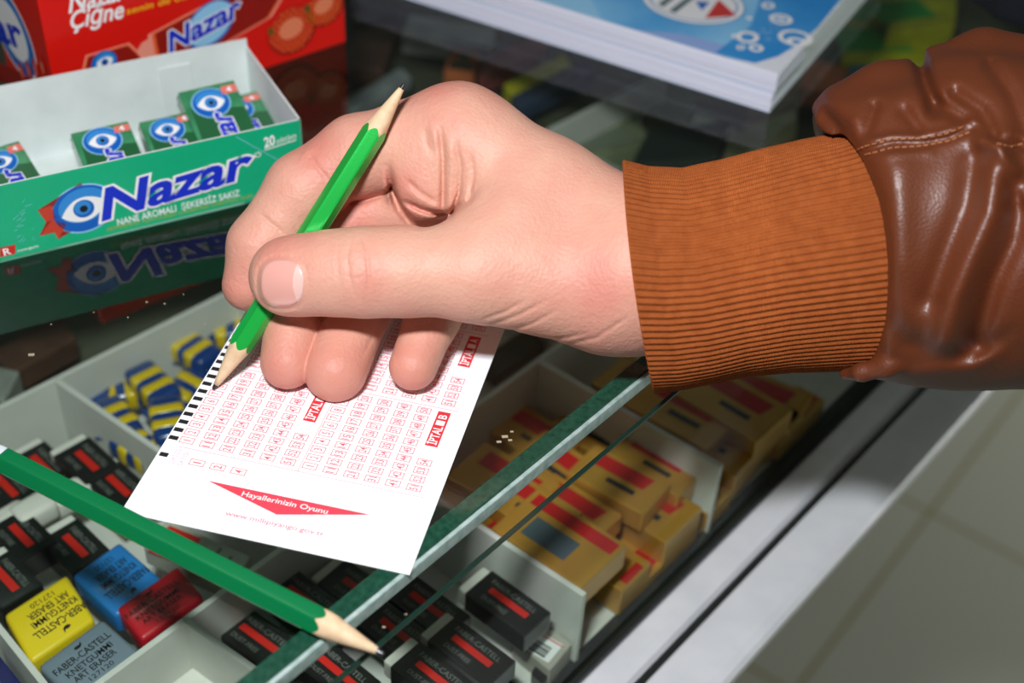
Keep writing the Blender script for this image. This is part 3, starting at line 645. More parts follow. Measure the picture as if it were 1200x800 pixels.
# gum packs
m_pack = mat('pack_green', W_(70, 150, 104), .25, coat=.6, var=(120, W_(44, 120, 78), .9)); m_packd = mat('pack_dark_green', W_(34, 98, 58), .3, coat=.4)
def gum_pack(tl, tr, ztop, label, L=37.0, wd=None, H=8.0):
    """tl,tr: pixels of the far (upper) edge of the top face at height ztop"""
    a, b = bp(*tl, ztop), bp(*tr, ztop); Xp = (b - a); w = np.linalg.norm(Xp); Xp /= w
    if wd: w = wd
    fwd = np.cross(Xp, EZ); room = min((q - gO) @ Yb for q in (a, b)) - 1.6 - 3.0; s = math.acos(min(.97, max(.3, room / L)))
    if ztop - L * math.sin(s) < 8.5: s = math.asin((ztop - 8.5) / L); L = min(L, room / math.cos(s))
    Yd = fwd * math.cos(s) - EZ * math.sin(s); Np = np.cross(Yd, Xp); Np = -Np if Np[2] < 0 else Np
    # Yd runs from the far edge down to the near edge
    t = thing('gum_pack', label, 'gum pack', a + Yd * L / 2 - Np * H, 'small green packs in the open gum box')
    MB().box(a - Np * H, Xp * w, Yd * L, Np * H, .7).build('wrapper', m_pack, t)
    # paper fold on the end
    MB().box(a - Np * (H * .62) - Yd * .25, Xp * w, Yd * .3, Np * H * .25, .05).build('end_fold', m_packd, t)
    F = Face2D(a + Yd * L, Xp, -Yd)
    F.poly([(0.4, 0.5), (w - .4, .5), (w - .4, L * .68), (w * .1, L * .78)], m_packd, .08)
    F.poly([(w * .70, L * .86), (w * .98, L * .86), (w * .98, L * .95), (w * .72, L * .95)], mat('tag_ink', W_(230, 120, 110), .5), .30)
    line = w * .16
    F.text('4', (w * .8, L * .875), (w * .88, L * .875), 2.0, m_wht, .34, .03)
    eye(F, np.array([w * .46, L * .80]), w * .30, 0, .14)
    F.text('Nazar', (w * .68, L * .02), (w * .68, L * .68), w * .36, m_wht, .20, .07, .25); F.text('Nazar', (w * .68, L * .02), (w * .68, L * .68), w * .36, m_navy, .28, .03, .25)
    F.build('print', t)
gum_pack((82, 156), (150, 141), 22, 'green gum pack standing alone left of the other packs in the box')
gum_pack((162, 143), (222, 130), 21, 'green gum pack in the middle between two others in the box')
gum_pack((208, 108), (274, 93), 27, 'green gum pack lying highest, rightmost in the open box')
gum_pack((-38, 182), (22, 164), 19, 'green gum pack cut by the left picture edge in the open box')
gum_pack((236, 122), (300, 106), 15.5, 'green gum pack lying beneath the highest pack in the open box')

# ================================================================== BOOKLETS
k0 = bp(903, 133, 0); kl = bp(480, 0, 0); kr = bp(1010, 0, 0)
X = (k0 - kl) / np.linalg.norm(k0 - kl); Yb = np.array([-X[1], X[0], 0]); Lb = 210.0; Db = 148.0
m_pages = mat('page_block', W_(226, 228, 240), .6)
def pages(name, label, z0, z1, dx, cover, Hc=.5):
    O = k0 - X * (Lb + dx) + EZ * z0
    t = thing(name, label, 'booklet', O, 'stack of two thick booklets')
    MB().box(O + EZ * .3 + Yb * .3, X * Lb, Yb * Db, EZ * (z1 - z0 - .6), .15).build('page_block', m_pages, t)
    MB().box(O + EZ * (z1 - z0 - .5), X * Lb, Yb * Db, EZ * .5, .15).build('cover', cover, t)
    MB().box(O, X * Lb, Yb * Db, EZ * .4, .1).build('back_cover', mat('cover_edge', W_(200, 214, 235), .4), t)
    for k in range(10):                    # a few leaves standing proud
        zz = z0 + 1 + (z1 - z0 - 2) * (k + random.random() * .6) / 10
        MB().box(k0 - X * (Lb + dx) + EZ * zz - Yb * random.uniform(.05, .3), X * (Lb + random.uniform(-.1, .4)), Yb * 30, EZ * .12).build('leaf', m_pages, t)
    return t
m_cov2 = mat('pale_cover', W_(205, 218, 240), .35)
pages('booklet', 'lower thick white booklet of the stack at the top', 0.1, 9.1, 0.6, m_cov2)
m_cover = mat('white_cover', W_(238, 240, 250), .3, coat=.4)
bk = pages('booklet', 'upper booklet with blue cover and round logo at the top', 9.2, 17.8, 0, m_cover)
F = Face2D(k0 - X * Lb + EZ * 17.82, X, Yb)
def px(*p): return F.px(*p)
m_b1 = mat('cover_blue', W_(70, 160, 224), .35, var=(14, W_(150, 208, 244), 1.0)); m_b2 = mat('cover_deep_blue', W_(44, 140, 214), .35, var=(25, W_(84, 168, 228), .8)); m_b3 = mat('cover_lilac', W_(150, 178, 232), .35)
P0 = [np.maximum(F.px(*p), (-99, .35)) for p in ((520, -10), (620, 9), (700, 28), (760, 46), (800, 60), (850, 71), (885, 74), (912, 66), (935, 52), (958, 33))]
top = [(Lb - .8, Db - 1), (20, Db - 1)]
F.poly([tuple(p) for p in P0] + [(Lb - .8, P0[-1][1] + 4)] + top, m_b1, .06)
F.poly([np.maximum(F.px(*p), (-99, .4)) for p in ((740, 38), (800, 60), (850, 68), (868, 58), (800, 40))], m_b3, .09)
F.poly([np.maximum(F.px(*p), (-99, .45)) for p in ((838, 62), (885, 74), (912, 66), (935, 52), (958, 33), (1000, -20), (900, -30), (880, 30))], m_b2, .13)
F.poly([np.maximum(F.px(*p), (-99, .5)) for p in ((590, -10), (640, 12), (700, 28), (690, -5), (660, -20))], m_skyl, .09)
c0 = F.px(812, 2)
F.ell(c0, 22.5, 20, 0, mat('ring_ink', W_(120, 160, 205), .4), .12, 60); F.ell(c0, 21.6, 19.1, 0, m_wht, .15, 60); F.ell(c0, 19.6, 17.2, 0, mat('ring_ink', W_(120, 160, 205), .4), .18, 60); F.ell(c0, 18.6, 16.4, 0, mat('logo_disc', W_(236, 236, 238), .4), .21, 60)
m_lred = mat('logo_red', W_(205, 60, 60), .4); m_lblue = mat('logo_blue', W_(50, 110, 190), .4); m_lgrey = mat('logo_grey', W_(96, 118, 122), .4)
F.poly([F.px(*p) for p in ((826, 22), (863, 19), (842, 0))], m_lred, .26)
F.poly([F.px(*p) for p in ((815, 2), (832, 3), (822, 13))], m_lblue, .26)
for q in (((771, 5), (790, -8), (795, -5), (777, 9)), ((784, 13), (812, -8), (817, -4), (791, 16))): F.poly([F.px(*p) for p in q], m_lgrey, .26)
for (x, y, rx, ry, hole) in ((915, 23, 8.8, 6.2, .62), (900, 7, 5, 4.4, .5), (876, 44, 8.2, 7, .6), (886, 57, 5.4, 4.2, .5), (862, 43, 3, 2.6, .4), (932, 45, 13, 9, .74), (878, 22, 2.4, 2, .3), (934, 50, 8, 5, .5), (868, 56, 3, 3, .5)):
    F.ell(F.px(x, y), rx * .55, ry * .75, 0, m_wht, .2 + random.random() * .1, 40, hole)
F.ell(F.px(915, 23), 2, 1.4, 0, m_wht, .3)
for k in range(16): F.ell(F.px(random.uniform(880, 915), random.uniform(28, 48)), .35, .35, 0, m_wht, .3, 8)
F.build('cover_print', bk)

# ================================================================== LOTTERY SLIP
s0 = bp(142, 600, 0); s1 = bp(480, 674, 0); X = (s1 - s0) / np.linalg.norm(s1 - s0); Y = np.array([-X[1], X[0], 0]); SW = 81.4; SL = 138.0
slip = thing('lottery_slip', 'white lottery slip with rows of red outlined numbers under the hand', 'slip', s0)
m_paper = mat('slip_paper', W_(250, 250, 255), .65)
nx_, ny_ = 12, 18
def slz(a, b): return .25 + .25 * max(0, 1 - a / 6) * max(0, 1 - b / 8) + .15 * math.sin(b / 30) ** 2 * 0
v = []; f = []
for j in range(ny_ + 1):
    for i in range(nx_ + 1):
        a, b = SW * i / nx_, SL * j / ny_; v.append(s0 + X * a + Y * b + EZ * .25)
for lvl in (0,):
    pass
n1 = len(v); v += [p - EZ * .2 for p in v]
I = lambda i, j: j * (nx_ + 1) + i
for j in range(ny_):
    for i in range(nx_): f += [(I(i, j), I(i + 1, j), I(i + 1, j + 1), I(i, j + 1)), (n1 + I(i, j), n1 + I(i, j + 1), n1 + I(i + 1, j + 1), n1 + I(i + 1, j))]
for i in range(nx_): f += [(I(i, 0), n1 + I(i, 0), n1 + I(i + 1, 0), I(i + 1, 0)), (I(i, ny_), I(i + 1, ny_), n1 + I(i + 1, ny_), n1 + I(i, ny_))]
for j in range(ny_): f += [(I(0, j), I(0, j + 1), n1 + I(0, j + 1), n1 + I(0, j)), (I(nx_, j), n1 + I(nx_, j), n1 + I(nx_, j + 1), I(nx_, j + 1))]
mk('sheet', v, f, m_paper, slip)
F = Face2D(s0 + EZ * .25, X, Y)
m_lr = mat('pale_red_ink', W_(236, 110, 120), .6); m_pr = mat('pink_rule_ink', W_(242, 160, 168), .6); m_sr = mat('slip_red_ink', W_(222, 48, 60), .6); m_mk = mat('black_mark_ink', (0.012, 0.01, 0.01), .6); m_faint = mat('faint_pink_ink', W_(246, 190, 200), .6)
def rect(a, b, c, d, m, h=.06): F.poly([(a, b), (c, b), (c, d), (a, d)], m, h)
rect(.7, 22.3, 3.2, 23.9, m_mk)
t_ = 29.3
while t_ < SL - 4: rect(.4, t_, 3.2, t_ + 1.55, m_mk); t_ += 3.42
for k, y0 in enumerate((27.1, 63.1, 99.1)):
    rect(4.5, y0, 77.4, y0 + .22, m_pr)
    for c_, x0 in enumerate((5.9, 43.0)):
        for col in range(6):
            xc = x0 + col * 6.12
            for r in range(10 if col < 5 else 4):
                num = col * 10 + r + 1; yc = y0 + 3.0 + r * 3.42
                # outlined cell, open brackets
                for (a, b, c, d) in ((-2.1, -1.25, 2.1, -1.03), (-2.1, 1.03, 2.1, 1.25), (-2.1, -1.25, -1.88, 1.25), (1.88, -1.25, 2.1, 1.25)): rect(xc + a, yc + b, xc + c, yc + d, m_lr)
                tx = str(num); hw = (.14 if tx == '1' else .42) if len(tx) == 1 else .85
                F.text(tx, (xc + 1.15, yc - hw), (xc + 1.15, yc + hw), 2.3, m_lr, .08, .01)
        lx = x0 + 5 * 6.12
        rect(lx - 1.9, y0 + 20.0, lx + 1.9, y0 + 34.8, m_sr); F.text('İPTAL', (lx + 1.3, y0 + 20.8), (lx + 1.3, y0 + 28.3), 2.6, m_wht, .12, .02)
        rect(lx - 1.3, y0 + 28.9, lx + 1.3, y0 + 30.9, m_wht, .12); F.text('DB CA EF'.replace(' ', '')[k * 2 + c_], (lx + 1.2, y0 + 31.8), (lx + 1.2, y0 + 33.4), 2.4, m_wht, .12, .02)
rect(40.3, 27.1, 40.5, SL - 3, m_pr)
for i, n_ in enumerate(('1', '2', '4')):
    xc = 12.2 + i * 6.2; yc = 22.6
    for (a, b, c, d) in ((-2.2, -1.2, 2.2, -.98), (-2.2, .98, 2.2, 1.2), (-2.2, -1.2, -1.98, 1.2), (1.98, -1.2, 2.2, 1.2)): rect(xc + a, yc + b, xc + c, yc + d, m_lr)
    F.text(n_, (xc + 1.15, yc - (.16 if n_ == '1' else .5)), (xc + 1.15, yc + (.16 if n_ == '1' else .5)), 2.3, m_lr, .08, .02)
F.text('ÇEKİLİŞ', (5.9, 20.2), (5.9, 26.2), 1.4, m_faint, .08, .01); F.text('SAYISI', (8.6, 20.2), (8.6, 25.6), 1.4, m_faint, .08, .01)
F.poly([(17.9, 17.0), (40.6, 10.3), (65.2, 17.2)], mat('banner_ink', W_(224, 66, 84), .6), .06)
F.text('Hayallerinizin Oyunu', (28.8, 14.2), (53.6, 14.2), 1.75, m_wht, .1, .008)
F.text('www.millipiyango.gov.tr', (27.2, 6.4), (55.4, 6.4), 1.6, m_lr, .08, .006)
F.build('print', slip)

# ================================================================== PENCILS
m_pg = mat('bright_green_lacquer', W_(34, 196, 78), .26, metal=.45, coat=.8, bump=(1500, .12, .2)); m_pg2 = mat('green_lacquer', W_(0, 112, 62), .25, coat=.6)
m_wood = mat('pencil_wood', W_(226, 196, 160), .65, var=(400, W_(206, 170, 132), .7), bump=(1200, .2, .2)); m_lead = mat('graphite', (0.06, 0.06, 0.065), .25, metal=.6)
def pencil(name, A, B, r, m, label, sharp=(True, True), cap=None, spin=0.0, cone=15.0):
    A, B = np.asarray(A, float), np.asarray(B, float); d = B - A; L = np.linalg.norm(d); d /= L; e1 = np.cross(d, EZ); e1 /= np.linalg.norm(e1); e2 = np.cross(d, e1)
    t = thing(name, label, 'pencil', A)
    n = 48
    def hexr(th): th = (th - spin + math.pi / 6) % (math.pi / 3) - math.pi / 6; return r * math.cos(math.pi / 6) / math.cos(th) * (1 - .012 * (abs(th) / (math.pi / 6)) ** 6)
    # body: hexagon with scalloped ends (the cone cuts the facets)
    lo = cone if sharp[0] else 0; hi = L - (cone if sharp[1] else 0)
    v = []; f = []; rin = r * math.cos(math.pi / 6)
    rows = 6
    for j in range(rows + 1):
        for i in range(n):
            th = 2 * math.pi * i / n; rr = hexr(th); dl = (rr - rin) / rin * cone * 1.0
            x0 = lo - (dl if sharp[0] else 0) ; x1 = hi + (dl if sharp[1] else 0)
            x0 = lo + (rin - rr) / rin * cone * -1 if sharp[0] else 0.0; x1 = hi - (rin - rr) / rin * cone * -1 if sharp[1] else L
            # paint reaches farther towards the point in the middle of each facet
            k = (rr - rin) / (r - rin)
            x0 = lo + k * 2.2 if sharp[0] else 0.0; x1 = hi - k * 2.2 if sharp[1] else L
            x = x0 + (x1 - x0) * j / rows; v.append(A + d * x + (e1 * math.cos(th) + e2 * math.sin(th)) * rr)
    for j in range(rows):
        for i in range(n): f.append((j * n + i, j * n + (i + 1) % n, (j + 1) * n + (i + 1) % n, (j + 1) * n + i))
    mk('lacquered_shaft', v, f, m, t)
    def coneend(P, dd, name, w0, w1, r0, r1, m):
        v = []; f = []
        for j in range(9):
            x = w0 + (w1 - w0) * j / 8; rr = r0 + (r1 - r0) * j / 8
            for i in range(n):
                th = 2 * math.pi * i / n; q = min(rr, hexr(th) * .98); v.append(P + dd * x + (e1 * math.cos(th) + e2 * math.sin(th)) * q)
        for j in range(8):
            for i in range(n): q = (j * n + i, j * n + (i + 1) % n, (j + 1) * n + (i + 1) % n, (j + 1) * n + i); f.append(q)
        f.append(tuple(range(8 * n, 9 * n))); f.append(tuple(range(n - 1, -1, -1)))
        o = mk(name, v, f, m, t, True); return o
    for s, P, dd in ((0, A, d), (1, B, -d)):
        if sharp[s]:
            coneend(P, dd, 'wood_cone', cone + 2.4, 1.7, r * .985, .85, m_wood); coneend(P, dd, 'lead', 1.9, 0.0, .86, .45, m_lead)
        elif cap:
            coneend(P - dd * 3.0, dd, 'end_cap', 4.5, 0.0, r * 1.02, r * .93, cap)
    return t
pA = bp(250, 456, .6); pB = W(474, 98, 393.5)
pencil('pencil', pA, pB, 3.75, m_pg, 'short bright green pencil held in the hand, sharpened at both ends', spin=.25)
qB = bp(449, 766, 3.0); qA = bp(6, 540, 3.4)
pencil('pencil', qB, qA, 4.05, m_pg2, 'long dark green pencil with white end lying across the glass', sharp=(True, False), cap=mat('white_cap', W_(215, 222, 228), .3), spin=.5, cone=17)

# ================================================================== PERSON: hand, cuff, sleeve
person = thing('person', "person's right hand in knitted cuff and brown leather sleeve writing with a green pencil", 'person', W(760, 300, 400))
def build_hand():
    h = .5
    lo = cs(600, 400, 400) * 0 + np.array([-92, -26, -450]); hi = np.array([92, 80, -372])
    G = Vol(lo, hi, h)
    idx = G.chain([(545, 168, 411, 16.2), (480, 172, 413, 13.6), (420, 182, 414, 12.0), (356, 223, 413.5, 11.2), (305, 288, 413, 9.6), (291, 334, 414, 7.9)], 3)
    palm = G.chain([(533, 158, 411, 15.2), (640, 230, 407, 17.0), (752, 312, 401, 22.0)], 5)
    palm = smin(palm, G.cone((575, 212, 424, 15), (750, 316, 408, 20)), 6)
    palm = smin(palm, G.cone((610, 268, 430, 13), (745, 325, 410, 20)), 6)
    palm = smin(palm, G.cone((755, 315, 400, 24.6), (900, 312, 398, 24)), 6)
    thumb = G.chain([(700, 336, 399, 18.5), (560, 318, 393, 14.2), (470, 318, 391.5, 12.4), (425, 319, 391, 12.3), (385, 320, 392, 11.5), (345, 323, 393.5, 10.9), (336, 324, 394, 10.6)], 4)
    palm = smin(palm, thumb, 9)
    # web of flesh between index and thumb
    palm = smin(palm, G.ball((503, 205, 408, 12.5), (1, 1.1, .8)), 5)
    palm = smin(palm, G.ball((600, 280, 400, 17)), 10)
    mid = G.chain([(575, 195, 427, 14), (470, 238, 424, 10.8), (398, 262, 424, 10.2), (347, 345, 414.5, 8.8), (337, 424, 406.5, 8.1)], 3)
    rng_ = G.chain([(600, 230, 434, 13), (480, 285, 430, 10.4), (420, 362, 418.5, 9.8), (393, 434, 406, 9.4)], 3)
    pky = G.chain([(625, 265, 436, 12), (548, 312, 427, 9.0), (505, 376, 415, 7.9), (484, 429, 406.8, 7.2)], 3)
    core = palm.copy()
    d = palm
    for fg in (idx, mid, rng_, pky):
        k = np.clip(7 - np.maximum(core, 0) * .7, .45, 7); d = smin(d, fg, k)
    del core
    # creases and swellings: (polyline px, width px, depth mm, depth window D0 D1)
    def groove(pts, w, a, D0, D1):
        nonlocal d
        xs = [p[0] for p in pts]; ys = [p[1] for p in pts]
        # restrict to a sub box
        Dm = D0; x0 = (min(xs) - 4 * w - 600) / FPX * D1 if min(xs) < 600 else (min(xs) - 4 * w - 600) / FPX * D0
        x1 = (max(xs) + 4 * w - 600) / FPX * (D1 if max(xs) > 600 else D0)
        y0 = (400 - max(ys) - 4 * w) / FPX * (D1 if max(ys) > 400 else D0); y1 = (400 - min(ys) + 4 * w) / FPX * D1
        ix = slice(max(0, int((x0 - G.lo[0]) / h)), max(0, int((x1 - G.lo[0]) / h) + 2)); iy = slice(max(0, int((y0 - G.lo[1]) / h)), max(0, int((y1 - G.lo[1]) / h) + 2)); iz = slice(max(0, int((-D1 - G.lo[2]) / h)), max(0, int((-D0 - G.lo[2]) / h) + 1))
        X_, Y_, Z_ = G.X[ix], G.Y[:, iy], G.Z[:, :, iz]; PX = 600 - FPX * X_ / Z_; PY = 400 + FPX * Y_ / Z_
        best = None
        n = len(pts) - 1
        for q in range(n):
            (a0, b0), (a1, b1) = pts[q], pts[q + 1]; dx, dy = a1 - a0, b1 - b0; t = np.clip(((PX - a0) * dx + (PY - b0) * dy) / (dx * dx + dy * dy), 0, 1)
            dd = (PX - a0 - t * dx) ** 2 + (PY - b0 - t * dy) ** 2; tt = (q + t) / n; tap = np.clip(np.minimum(tt, 1 - tt) * 5, 0, 1)
            g = a * np.exp(-dd / (w * w)) * (.25 + .75 * tap); best = g if best is None else (np.maximum(best, g) if a > 0 else np.minimum(best, g))
        d[ix, iy, iz] += best
    # web folds
    groove([(455, 195), (459, 222), (468, 246), (486, 270)], 4.5, 2.6, 390, 425)
    groove([(474, 236), (492, 245), (508, 250), (520, 250)], 3.2, 1.9, 385, 412)
    groove([(476, 210), (492, 226), (512, 238)], 3.2, .8, 385, 412)
    groove([(516, 150), (519, 185), (519, 215), (518, 252)], 3.2, 1.8, 385, 412)
    groove([(534, 165), (540, 195), (538, 225), (528, 255)], 2.6, .9, 385, 412)
    groove([(551, 180), (555, 205), (549, 235)], 2.8, .6, 385, 412)
    groove([(498, 150), (500, 168), (508, 182)], 3.5, .5, 385, 412)
    groove([(527, 160), (529, 200), (526, 240)], 4.0, -.7, 385, 412)
    groove([(507, 148), (511, 170)], 4.0, -.6, 385, 412)
    groove([(478, 224), (500, 236), (514, 244)], 4.0, -.5, 385, 412)
    groove([(488, 268), (515, 256), (548, 236), (560, 222)], 4.0, .9, 385, 412)
    # thumb top edge and knuckle wrinkles
    groove([(413, 276), (407, 300), (410, 325), (418, 352)], 1.8, .34, 375, 392)
    groove([(424, 274), (430, 296), (432, 322), (431, 345)], 1.8, .40, 375, 392)
    groove([(397, 282), (395, 305), (398, 340)], 1.7, .18, 375, 392)
    groove([(446, 300), (450, 325), (448, 345)], 1.8, .15, 375, 392)
    groove([(404, 308), (416, 312), (430, 306)], 1.6, .16, 375, 392)
    groove([(405, 322), (418, 326), (430, 322)], 1.6, .14, 375, 392)
    # thumb base wrinkles
    for q in ([(640, 352), (610, 368), (575, 381)], [(655, 362), (622, 380), (590, 390)], [(615, 352), (590, 366), (565, 374)], [(690, 390), (650, 398), (615, 398)], [(735, 372), (700, 395), (670, 403)]): groove(q, 2.4, .36, 370, 400)
    # index joint creases
    groove([(362, 180), (372, 196), (388, 214)], 2.4, .45, 390, 412)
    groove([(304, 250), (318, 262), (334, 274)], 2.6, .55, 390, 412)
    groove([(366, 172), (352, 186)], 5, -.3, 390, 412)
    # separation index / middle
    groove([(400, 240), (425, 236), (450, 228), (462, 216)], 3.0, 1.3, 395, 425)
    # finger pad creases
    groove([(446, 372), (438, 392), (424, 418)], 2.2, .25, 398, 420)
    # nail bed of the thumb: shallow flattening with a groove round it
    th = np.linspace(0, 2 * np.pi, 22)
    nl = [(331 + 30 * np.sign(np.cos(t)) * abs(np.cos(t)) ** .75, 331 + 31 * np.sign(np.sin(t)) * abs(np.sin(t)) ** .8) for t in th]
    groove(nl, 2.2, .38, 375, 397)
    V, Fc = surface_nets(d.astype(np.float32), h, G.lo)
    # reddish areas of the skin: finger tips, knuckles (colour of the skin itself)
    D_ = -V[:, 2]; PX = 600 + FPX * V[:, 0] / D_; PY = 400 - FPX * V[:, 1] / D_
    red = np.zeros(len(V))
    for (x, y, D0, r) in ((335, 432, 404, 46), (392, 445, 404, 48), (484, 440, 404, 36), (285, 330, 412, 46), (480, 220, 405, 34), (410, 250, 415, 40), (330, 300, 388, 34), (430, 320, 382, 26), (520, 120, 405, 40), (700, 340, 385, 50), (380, 180, 405, 46)):
        c = cs(x, y, D0); red = np.maximum(red, np.exp(-((V - c) ** 2).sum(1) / (r / 4.0) ** 2) * .6)
    return G, d, V, Fc, red
HG, Hd, HV, HF, Hred = build_hand()
def skin_mat():
    m = mat('skin', W_(226, 172, 148), .52, spec=.38, sss=.12); nt = m.node_tree; b = nt.nodes['Principled BSDF']
    at = nt.nodes.new('ShaderNodeAttribute'); at.attribute_name = 'red'; tc = nt.nodes.new('ShaderNodeTexCoord')
    n1 = nt.nodes.new('ShaderNodeTexNoise'); n1.inputs['Scale'].default_value = 90; n1.inputs['Detail'].default_value = 5
    n2 = nt.nodes.new('ShaderNodeTexVoronoi'); n2.inputs['Scale'].default_value = 900
    n3 = nt.nodes.new('ShaderNodeTexNoise'); n3.inputs['Scale'].default_value = 420; n3.inputs['Detail'].default_value = 6
    for q in (n1, n2, n3): nt.links.new(tc.outputs['Object'], q.inputs['Vector'])
    ad = nt.nodes.new('ShaderNodeMath'); ad.operation = 'MULTIPLY_ADD'; ad.inputs[1].default_value = .8; nt.links.new(n1.outputs['Fac'], ad.inputs[0])
    sb = nt.nodes.new('ShaderNodeMath'); sb.operation = 'SUBTRACT'; sb.inputs[1].default_value = .18; nt.links.new(at.outputs['Fac'], sb.inputs[0]); nt.links.new(sb.outputs[0], ad.inputs[2]); ad.use_clamp = True
    mx = nt.nodes.new('ShaderNodeMix'); mx.data_type = 'RGBA'; mx.inputs['A'].default_value = (*W_(214, 164, 142), 1); mx.inputs['B'].default_value = (*W_(204, 124, 110), 1)
    nt.links.new(ad.outputs[0], mx.inputs['Factor']); nt.links.new(mx.outputs['Result'], b.inputs['Base Color'])
    s_ = nt.nodes.new('ShaderNodeMath'); s_.operation = 'MULTIPLY_ADD'; s_.inputs[1].default_value = .5; nt.links.new(n2.outputs['Distance'], s_.inputs[0]); nt.links.new(n3.outputs['Fac'], s_.inputs[2])
    bn = nt.nodes.new('ShaderNodeBump'); bn.inputs['Strength'].default_value = .7; bn.inputs['Distance'].default_value = .00028
    nt.links.new(s_.outputs[0], bn.inputs['Height']); nt.links.new(bn.outputs['Normal'], b.inputs['Normal'])
    return m
vol_mesh('hand', HV, HF, skin_mat(), person, {'red': Hred})
# thumbnail
m_nail = mat('nail', W_(222, 162, 150), .25, coat=.6, sss=.1); m_lun = mat('nail_lunula', W_(228, 184, 174), .28, coat=.5)
n_ = 40; v = []; f = []; mi = []
for j in range(n_ + 1):
    r_ = j / n_
    for i in range(96):
        t = 2 * math.pi * i / 96; cx, cy = math.cos(t), math.sin(t)
        x = 331 + 27 * r_ * np.sign(cx) * abs(cx) ** .75; y = 331 + 28.5 * r_ * np.sign(cy) * abs(cy) ** .8
        D = hit(Hd, HG, x, y, 375, 410) or 388
        v.append((x, y, D))
v = np.array(v)
# smooth dome: fit a quadric to the surface depth so the plate is clean
A_ = np.stack([np.ones(len(v)), (v[:, 0] - 331) / 30, (v[:, 1] - 331) / 30, ((v[:, 0] - 331) / 30) ** 2, ((v[:, 1] - 331) / 30) ** 2, (v[:, 0] - 331) * (v[:, 1] - 331) / 900], 1)
co = np.linalg.lstsq(A_, v[:, 2], rcond=None)[0]; Df = A_ @ co
rr_ = np.repeat(np.arange(n_ + 1) / n_, 96)
Df = Df - .75 + 1.1 * np.clip((rr_ - .86) / .14, 0, 1) ** 2
vv = [W(a, b, c) for a, b, c in zip(v[:, 0], v[:, 1], Df)]
for j in range(n_):
    for i in range(96):
        q = (j * 96 + i, (j + 1) * 96 + i, (j + 1) * 96 + (i + 1) % 96, j * 96 + (i + 1) % 96); f.append(q)
        cx = v[list(q), 0].mean(); cy = v[list(q), 1].mean()
        mi.append(1 if (cx - 331 > 12 + 9 * ((cy - 331) / 28) ** 2) else 0)
mk('thumbnail', vv, f, None, person, True, mats=[m_nail, m_lun], midx=mi)

